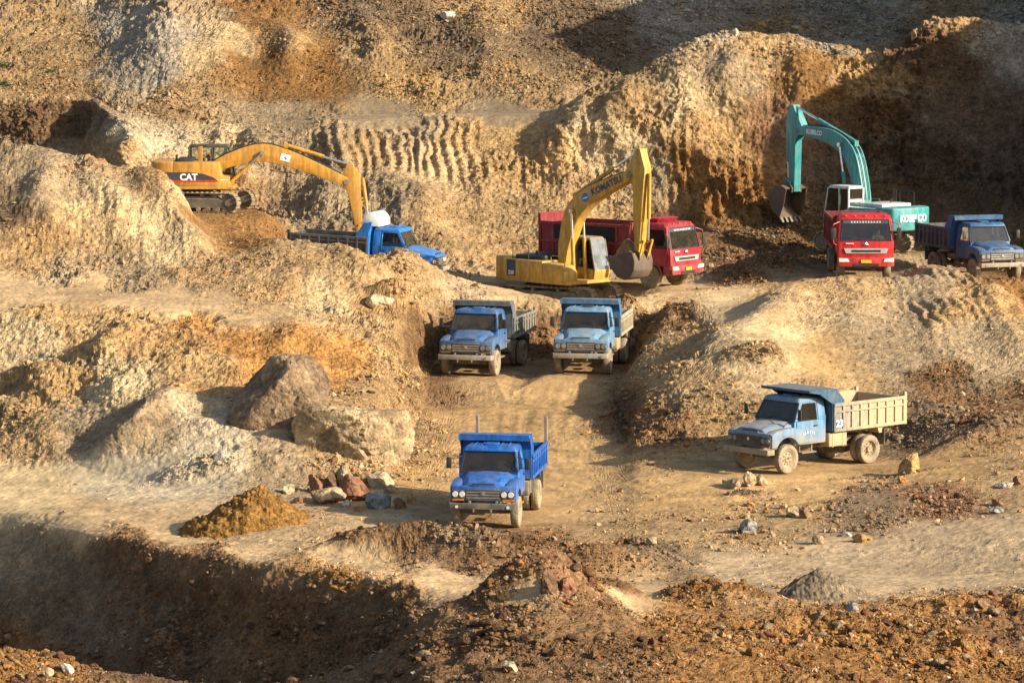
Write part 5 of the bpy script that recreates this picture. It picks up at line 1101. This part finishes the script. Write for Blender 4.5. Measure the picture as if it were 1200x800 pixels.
# people in the cabs
def seat_pos(key, x, y, z): c, th = spot(key); v = Vector((x, y, z)); v.rotate(Euler((0, 0, th))); return c + v, th
sh_w = simple('pale_shirt', (.45, .45, .42), .9); sh_r = simple('red_jacket', (.45, .03, .05), .9); sh_g = simple('grey_shirt', (.16, .16, .15), .9)
for key, x, y, z, shirt, lab in (('red_far', .60, -1.98, 1.30, sh_w, 'driver in a pale shirt at the wheel of the forward-facing red truck'),
                                 ('truck_mid_a', .40, -.48, 1.16, sh_g, 'driver in a grey shirt seated in the dusty dark blue truck'),
                                 ('truck_mid_b', -.42, -.50, 1.16, sh_r, 'passenger in a red jacket seated in the pale sky blue truck')):
    p_, th_ = seat_pos(key, x, y, z); person(lab, shirt, p_, th_)
c_, th_ = spot('digger_yellow_left'); v_ = Vector((.42, .88, 1.62)); v_.rotate(Euler((0, 0, th_ - math.pi/2)))
person('operator in a grey shirt inside the cab of the orange yellow excavator', sh_g, c_ + v_, th_)
# ------------------------------------------------------------------ rocks, heaps, loose stones
def icos(sub):
    bm = bmesh.new(); bmesh.ops.create_icosphere(bm, subdivisions=sub, radius=1.0)
    v = np.array([q.co[:] for q in bm.verts]); f = np.array([[q.index for q in p.verts] for p in bm.faces]); bm.free(); return v, f
ICO = {k: icos(k) for k in (1, 2, 3, 4, 5)}
def rock_shape(rng, sub, planes=9, rough=.06, lo=.62, sx=1, sy=1, sz=1, big=.0):
    v, f = ICO[sub]; v = v.copy(); d = v / np.linalg.norm(v, axis=1, keepdims=True)
    n = rng.normal(size=(planes, 3)); n /= np.linalg.norm(n, axis=1, keepdims=True); h = rng.uniform(lo, .84, planes)
    dots = d @ n.T; h = h * 1.0; r = np.where(dots > .05, h / np.maximum(dots, .05), 9).min(axis=1); r = np.minimum(r, 1.0)
    o = rng.uniform(0, 50, 3)
    r = r * (1 + big * fbm(d[:, 0] * 1.3 + o[0], d[:, 1] * 1.3 + o[1], d[:, 2] * 1.3 + o[2], 2, 3) + rough * fbm(d[:, 0] * 4 + o[0], d[:, 1] * 4 + o[1], d[:, 2] * 4 + o[2], 4, 5))
    return d * r[:, None] * np.array([sx, sy, sz]), f
def col_mesh(name, v, f, cols, mat, smooth=False, sharp=None):
    me = bpy.data.meshes.new(name); n = len(v); m = len(f); k = f.shape[1]
    me.vertices.add(n); me.vertices.foreach_set('co', v.astype(np.float32).ravel())
    me.loops.add(m * k); me.loops.foreach_set('vertex_index', f.astype(np.int32).ravel())
    me.polygons.add(m); me.polygons.foreach_set('loop_start', np.arange(m, dtype=np.int32) * k); me.polygons.foreach_set('loop_total', np.full(m, k, dtype=np.int32))
    me.polygons.foreach_set('use_smooth', np.full(m, smooth, dtype=bool)); me.update(calc_edges=True)
    ca = me.color_attributes.new('Col', 'FLOAT_COLOR', 'POINT')
    ca.data.foreach_set('color', np.concatenate([np.clip(cols, .01, .7), np.ones((n, 1))], 1).astype(np.float32).ravel())
    if sharp: me.set_sharp_from_angle(angle=math.radians(sharp))
    me.materials.append(mat); return me
RC = dict(brown=(.21,.125,.065), dark=(.13,.075,.045), red=(.23,.11,.06), tan=(.36,.26,.15), orange=(.40,.23,.09), white=(.52,.46,.37), grey=(.27,.26,.23), blue=(.22,.24,.24), cream=(.46,.35,.21), rust=(.30,.155,.06))
rng = np.random.default_rng(11)
# (px, py of the foot, width px, height px, colour, faces, label)
ROCKS = [
 (370,574,20,26,'red',7,'upright reddish rock at the left of the rock cluster below the split block'),
 (387,568,16,22,'dark',7,'dark rock wedged between two paler ones in the cluster below the split block'),
 (404,566,30,28,'tan',7,'tan rock at the top of the cluster, against the foot of the split block'),
 (417,583,33,38,'red',6,'pointed dark red rock with a pale right side in the middle of the cluster'),
 (444,568,38,24,'cream',6,'pale slab-like rock at the right of the cluster'),
 (430,562,20,16,'brown',7,'small brown rock just behind the pointed red rock'),
 (443,592,36,23,'blue',9,'grey-blue angular rock at the front of the cluster'),
 (386,585,46,20,'tan',9,'broad low tan rock at the front left of the cluster'),
 (338,574,18,14,'cream',8,'small pale rock lying apart to the left of the cluster'),
 (468,592,20,14,'brown',8,'small brown rock to the right of the grey-blue rock'),
 (420,596,10,8,'rust',8,'tiny rust-coloured stone in front of the pointed red rock'),
 (1066,550,30,28,'orange',7,'orange-brown rock standing behind the rear wheel of truck number 23'),
 (350,586,14,10,'brown',8,'small brown stone left of the broad low tan rock'),
 (404,590,12,9,'white',8,'small white stone before the pointed red rock'),
 (458,574,16,12,'tan',8,'tan stone right of the pale slab-like rock'),
 (378,560,14,12,'brown',8,'brown stone behind the upright reddish rock'),
 (480,586,13,9,'orange',8,'orange stone furthest right of the rock cluster'),
 (852,566,15,13,'cream',8,'pale stone at the left end of the row before truck number 23'),
 (864,568,16,16,'tan',8,'tan stone second from the left in the row before truck number 23'),
 (878,566,19,19,'cream',8,'largest pale stone in the middle of the row before truck number 23'),
 (893,565,14,14,'tan',8,'tan stone at the right end of the row before truck number 23'),
 (876,621,27,22,'grey',9,'rounded grey rock alone on the floor below truck number 23'),
 (929,602,16,14,'tan',8,'tan stone left of a brown one on the stony floor'),
 (945,603,19,15,'brown',8,'brown stone right of a tan one on the stony floor'),
 (993,625,14,8,'white',9,'flat white stone on the lower right floor'),
 (1010,632,24,13,'orange',8,'low orange rock beside the flat white stone'),
 (960,634,18,11,'tan',8,'low tan stone at the edge of the lower track'),
 (1178,567,26,8,'white',9,'long white slab at the right edge of the road'),
 (1193,564,14,11,'red',8,'reddish stone touching the long white slab'),
 (1170,588,18,9,'brown',8,'flat brown stone below the long white slab'),
 (1166,598,20,8,'grey',8,'flat grey stone on the right-hand floor'),
 (642,690,22,30,'dark',6,'spiky dark brown rock on top of the foreground bank'),
 (668,694,26,20,'red',7,'reddish rock beside the spiky one on the foreground bank'),
 (592,700,17,13,'orange',8,'orange stone on the left shoulder of the foreground bank'),
 (596,782,22,15,'cream',8,'pale stone low on the foreground bank'),
 (578,772,14,14,'brown',8,'brown stone just left of the pale stone on the foreground bank'),
 (1000,712,16,13,'grey',8,'grey stone at the right foot of the small gravel heap'),
 (1153,708,18,12,'brown',8,'brown stone at the right end of the foreground bank'),
 (77,785,16,15,'white',9,'white stone in the lower left corner'),
 (55,788,15,11,'cream',8,'cream stone left of the white one in the lower left corner'),
 (863,38,12,10,'white',8,'white boulder on the crest above the cliff'),
 (892,31,13,11,'orange',8,'orange boulder on the crest above the cliff'),
 (934,35,14,10,'cream',8,'cream boulder furthest right on the sunlit crest'),
 (1068,44,11,13,'tan',8,'tan boulder at the left end of the high ridge'),
 (1072,80,17,14,'brown',8,'brown boulder on the shaded face below the high ridge'),
 (449,357,38,16,'cream',9,'broad cream boulder lying on the slope left of the two blue trucks'),
 (523,18,22,11,'white',8,'white boulder high on the hillside at the top edge'),
 (765,634,14,9,'tan',8,'tan stone on the floor right of the bright blue truck'),
 (745,632,12,8,'brown',8,'brown stone on the floor right of the bright blue truck'),
 (690,540,0,0,'tan',8,''),
]
for px, py, w, h, cn, npl, lab in ROCKS:
    if not lab: continue
    i, j = ground_at(px, py); p = Vector((X[i, j], Y[i, j], Z[i, j])); s = F / Y[i, j]
    W_, H_ = w / s, h / s
    v, f = rock_shape(rng, 4, npl + 6, .07, .46, W_ * .58, max(W_ * .52, H_ * .5), H_ * .66)
    c = np.array(RC[cn]) * (1 + .35 * fbm(v[:, 0] * 3 + px, v[:, 1] * 3, v[:, 2] * 3, 3, 7)[:, None])
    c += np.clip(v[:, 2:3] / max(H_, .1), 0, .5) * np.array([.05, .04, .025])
    o = bpy.data.objects.new('rock', col_mesh('rock', v, f, c, M_STONE, True, 24)); COL.objects.link(o)
    o.location = p + Vector((0, W_ * .22, H_ * .30)); o.rotation_euler = (0, 0, rng.uniform(-.4, .4)); tag(o, lab, 'rock')
# the great rounded boulder and the split block below it
def big_rock(label, px, py, d, sx, sy, sz, planes, rough, col, shape=None, tilt=(0, 0, 0)):
    v, f = ICO[5]; v = v.copy(); dd = v / np.linalg.norm(v, axis=1, keepdims=True)
    n = np.array([q[:3] for q in planes]); n = n / np.linalg.norm(n, axis=1, keepdims=True); h = np.array([q[3] for q in planes])
    dots = dd @ n.T; rr = np.where(dots > .02, h / np.maximum(dots, .02), 9)
    kk = 26.0; r = -np.log(np.exp(-kk * np.minimum(rr, 3)).sum(axis=1) + np.exp(-kk * 1.25)) / kk
    r *= 1 + rough * (.7 * fbm(dd[:, 0] * 2.2 + px, dd[:, 1] * 2.2, dd[:, 2] * 2.2, 3, 15) + .45 * fbm(dd[:, 0] * 9, dd[:, 1] * 9, dd[:, 2] * 9, 4, 16, ridged=True))
    v = dd * r[:, None] * np.array([sx, sy, sz])
    if shape: v = shape(v)
    nn_ = v / np.linalg.norm(v, axis=1, keepdims=True); ff = facets(v[:, 0] / .9, v[:, 1] / .9, v[:, 2] / .7, 401) * (.03 if shape else .11) + facets(v[:, 0] / .35, v[:, 1] / .35, v[:, 2] / .3, 411) * .06
    crk = -.10 * np.exp(-(vnoise(v[:, 0] / 1.3, v[:, 1] / 1.3, v[:, 2] / 1.0, 421) / .05) ** 2)
    v = v + nn_ * (ff + crk)[:, None]
    p = fbm(v[:, 0] * .9, v[:, 1] * .9, v[:, 2] * .9, 4, 17)[:, None]; p2 = fbm(v[:, 0] * 3, v[:, 1] * 3, v[:, 2] * 3, 3, 18)[:, None]
    c = np.array(col) * (1 + .9 * p + .45 * p2)
    o = bpy.data.objects.new('boulder', col_mesh('boulder', v, f, c, M_EARTH, True, 30)); COL.objects.link(o)
    o.location = P(px, py, d); o.rotation_euler = tilt; tag(o, label, 'boulder'); return o
def lean(v):
    v = v.copy(); t = np.clip((v[:, 2] + 1.3) / 2.6, 0, 1); v[:, 0] = v[:, 0] * (1.12 - .34 * t) + .62 * (t - .35); return v
big_rock('huge rounded brown boulder with dark patches, taller than the split block beside it', 326, 476, 138.2, 1.62, 1.5, 1.5,
         [(0,0,-1,.8),(-1,-.3,.5,.98),(1,.2,-.2,.97),(.2,-1,.2,.92),(-.6,-.7,.5,.98),(.7,-.6,.6,1.02),(-.9,.1,-.5,1.0)], .09, (.235,.16,.095), lean)
big_rock('big tan block with a flat split face, lying at the right of the rounded boulder', 406, 510, 135.8, 2.1, 1.4, 1.3,
         [(0,0,-1,.8),(-.42,-1,.02,.62),(1,-.35,.1,.80),(-1,-.1,0,.86),(.05,.1,1,.72),(0,1,0,.8),(.75,-.75,.1,.80),(.25,-.2,1,.78),(-.7,.1,.7,.92)], .07, (.38,.27,.15), None, (0, 0, -.10))
def heap(name, label, px, py, d, rx, ry, h, col, lump, skew=0.0, seed=3, crest=0.0):
    n, m = 110, 200; rr = np.linspace(0, 1.22, n)[:, None]; aa = np.linspace(0, 2 * np.pi, m, endpoint=False)[None, :]
    x = rr * np.cos(aa); y = rr * np.sin(aa)
    edge = 1 + .10 * fbm(np.cos(aa) * 1.5 + seed, np.sin(aa) * 1.5, aa * 0, 3, seed)
    q = rr / edge; z = h * (np.clip(1 - q, 0, 1) ** 1.05 * 1.0 - .02) + h * .10 * np.exp(-(q * 3) ** 2) * -1
    z = np.where(q > 1, -.25 * (q - 1) * 4 * h * .5, z)
    wx_, wy_ = x * rx + skew * z, y * ry
    L_ = lump * (np.abs(vnoise(wx_ / .26, wy_ / .26, z / .26, seed)) + .6 * np.abs(vnoise(wx_ / .12, wy_ / .12, z / .12, seed + 1)) + 1.2 * fbm(wx_ / .8, wy_ / .8, z / .8, 3, seed + 2))
    z = z + L_ * np.clip((1.15 - q) * 3, 0, 1); wx_ = wx_ + L_ * .4 * np.cos(aa); wy_ = wy_ + L_ * .4 * np.sin(aa)
    v = np.stack([wx_, wy_, z], -1).reshape(-1, 3)
    ii = np.arange(n - 1)[:, None] * m; jj = np.arange(m)[None, :]; a = ii + jj; b_ = ii + (jj + 1) % m
    f = np.stack([a, a + m, b_ + m, b_], -1).reshape(-1, 4)
    c = np.array(col) * (1 + .3 * fbm(v[:, 0] / .5, v[:, 1] / .5, v[:, 2] / .5, 4, seed + 5)[:, None])
    o = bpy.data.objects.new(name, col_mesh(name, v, f, c, M_EARTH, True)); COL.objects.link(o)
    o.location = P(px, py, d) - Vector((0, 0, .05)); tag(o, label, 'heap'); return o
heap('dirt_heap', 'pointed heap of orange-brown soil on the pale road left of the bright blue truck', 297, 624, 125.6, 2.55, 1.7, 1.75, (.25,.13,.036), .14, .15, 3)
heap('gravel_heap', 'small greyish gravel heap at the edge of the lower track on the right', 964, 700, 105.0, 1.55, 1.2, .98, (.22,.165,.105), .05, -.1, 8)

# green tufts at the far left edge of the hillside
M_LEAF = simple('leaf_green', (.05, .09, .025), .7)
for px, py, lab in ((4, 76, 'small green shrub at the left picture edge, upper of two'), (5, 96, 'small green shrub at the left picture edge, lower of two'), (58, 82, 'tiny green shrub right of the two at the left picture edge')):
    i, j = ground_at(px, py); b = MB(); r_ = random.Random(px * 7 + py); sz = .30 if px < 20 else .18
    for k in range(150):
        a = r_.uniform(0, 6.28); e = r_.uniform(.1, 1.4); rr_ = sz * r_.uniform(.3, 1.1); q = Vector((math.cos(a) * math.cos(e) * rr_ * 1.6, math.sin(a) * math.cos(e) * rr_, math.sin(e) * rr_ * .8))
        u = Vector((r_.uniform(-1, 1), r_.uniform(-1, 1), r_.uniform(-1, 1))).normalized() * .06; w_ = Vector((r_.uniform(-1, 1), r_.uniform(-1, 1), r_.uniform(-1, 1))).normalized() * .03
        b.add([q - u, q + w_, q + u, q - w_], [[0, 1, 2, 3]])
    o = b.build('shrub', M_LEAF, fixn=False); o.location = (X[i, j], Y[i, j], Z[i, j]); tag(o, lab, 'shrub')

# loose stones scattered over the rubble: the largest as single stones, the rest as one body of gravel
cell = np.linalg.norm(np.cross(np.stack([np.gradient(A, axis=1) for A in (X, Y, Z)], -1), np.stack([np.gradient(A, axis=0) for A in (X, Y, Z)], -1)), axis=-1)
inframe = (GX > -20) & (GX < 1220) & (GL[:, None] > 2.6) & (GL[:, None] < len(LINES) - 3.2)
vis = np.clip(-(NRM * np.stack([X, Y, Z - CAMZ], -1)).sum(-1) / np.sqrt(X ** 2 + Y ** 2), 0, 1) ** .5
clump = np.clip(.55 + 1.1 * fbm(X / 1.7, Y / 1.7, Z / 1.5, 3, 201), .05, 2) ** 1.6
pr = GRAV ** 1.5 * cell * inframe * vis * clump
for k, (px, py, d, yaw, hl, hw) in SPOTS.items():
    c = P(px, py, d); th = math.radians(yaw); fx, fy = math.sin(th), -math.cos(th)
    lx = np.abs((X - c.x) * fx + (Y - c.y) * fy) / hl; lw = np.abs((X - c.x) * -fy + (Y - c.y) * fx) / hw; pr = pr * (1 - .93 * ((lx < 1) & (lw < 1)))
pr = pr.ravel() / pr.sum()
NS = 105000
idx = rng.choice(pr.size, NS, p=pr); LROW0 = np.broadcast_to(GL[:, None], GX.shape).ravel()
PX_, PY_, PZ_ = X.ravel()[idx], Y.ravel()[idx], Z.ravel()[idx]
dist = PY_
size = (.020 * dist / 120) * np.where(LROW0[idx] < 5.6, 1.55, 1.0) * rng.uniform(.0015, 1, NS) ** (-1 / 2.3); size = np.minimum(size, .10 + .10 * rng.uniform(0, 1, NS)) * (.6 + .5 * GRAV.ravel()[idx])
basec = C.reshape(-1, 3)[idx]
pick = rng.uniform(0, 1, NS)
tint = basec * rng.uniform(.7, 1.35, NS)[:, None]
tint = np.where((pick > .90)[:, None], tint * .5 + np.array([.23, .19, .13]), tint)
tint = np.where((pick < .10)[:, None], tint * np.array([1.15, .85, .6]), tint)
order = np.argsort(-size / dist); NI = 260; indiv = order[:NI]; rest = order[NI:]
# groups for the single stones
def zone(l, px):
    if l < 5.5: return 'loose stone among rubble on the foreground bank', 'stones on the foreground bank'
    if l < 9: return ('loose stone on the right-hand quarry floor', 'stones on the right floor') if px > 680 else ('loose stone on the low berms beside the haul road', 'stones on the berms')
    if l < 11.2: return ('loose stone on the slope left of the blue trucks', 'stones on the left slope') if px < 560 else ('loose stone on the bank at the right', 'stones on the right bank')
    if l < 16: return ('loose stone on the left mound and ridge', 'stones on the left mound') if px < 580 else ('loose stone on the middle bench near the excavators', 'stones on the middle bench')
    if l < 19: return 'loose stone on the cliff and its talus', 'stones on the cliff'
    return ('loose stone on the sunlit upper hillside', 'stones on the upper hillside') if px < 760 else ('loose stone on the shaded upper hillside', 'stones on the shaded hillside')
protos = [rock_shape(rng, 3, 11, .06, .42, 1.15, 1.1, .85) for _ in range(7)]
pal = {}
def stone_mesh(k, ci):
    if (k, ci) not in pal:
        v, f = protos[k]; c = np.array(list(RC.values())[ci]) * (1 + .25 * fbm(v[:, 0] * 2, v[:, 1] * 2, v[:, 2] * 2 + k, 2, 7)[:, None]); pal[(k, ci)] = col_mesh('stone', v, f, c, M_STONE)
    return pal[(k, ci)]
RCA = np.array(list(RC.values()))
LROW = np.broadcast_to(GL[:, None], GX.shape).ravel(); PXF = GX.ravel()
for q in indiv:
    ci = int(np.argmin(np.abs(RCA - tint[q]).sum(1))); o = bpy.data.objects.new('stone', stone_mesh(int(rng.integers(0, 7)), ci)); COL.objects.link(o)
    s = float(size[q]); o.location = (PX_[q], PY_[q], PZ_[q] + s * .25); o.scale = (s * rng.uniform(.8, 1.3), s * rng.uniform(.8, 1.2), s * rng.uniform(.7, 1.1)); o.rotation_euler = (rng.uniform(-.5, .5), rng.uniform(-.5, .5), rng.uniform(0, 6.28))
    lab, grp = zone(LROW[idx[q]], PXF[idx[q]]); tag(o, lab, 'stone', grp)
# gravel
sv, sf, sc = [], [], []
lows = [rock_shape(rng, 1, 9, .0, .42, 1.15, 1.1, .9) for _ in range(8)]
which = rng.integers(0, 8, NS); base = 0
for k in range(8):
    ids = rest[which[rest] == k]; v, f = lows[k]; m = len(ids)
    ang = rng.uniform(0, 2 * np.pi, m); ca, sa = np.cos(ang), np.sin(ang); tl = rng.uniform(-.6, .6, m); ct, st = np.cos(tl), np.sin(tl)
    s = size[ids]; sxs = s * rng.uniform(.75, 1.35, m); sys_ = s * rng.uniform(.75, 1.2, m); szs = s * rng.uniform(.6, 1.1, m)
    vx = v[None, :, 0] * sxs[:, None]; vy = v[None, :, 1] * sys_[:, None]; vz = v[None, :, 2] * szs[:, None]
    vx, vz = vx * ct[:, None] + vz * st[:, None], -vx * st[:, None] + vz * ct[:, None]
    xx = vx * ca[:, None] - vy * sa[:, None] + PX_[ids][:, None]; yy = vx * sa[:, None] + vy * ca[:, None] + PY_[ids][:, None]; zz = vz + PZ_[ids][:, None] + s[:, None] * .22
    sv.append(np.stack([xx, yy, zz], -1).reshape(-1, 3)); sc.append(np.repeat(tint[ids], len(v), axis=0))
    sf.append((f[None] + (base + np.arange(m) * len(v))[:, None, None]).reshape(-1, 3)); base += m * len(v)
go = bpy.data.objects.new('gravel', col_mesh('gravel', np.concatenate(sv), np.concatenate(sf), np.concatenate(sc), M_STONE)); COL.objects.link(go); go['kind'] = 'stuff'
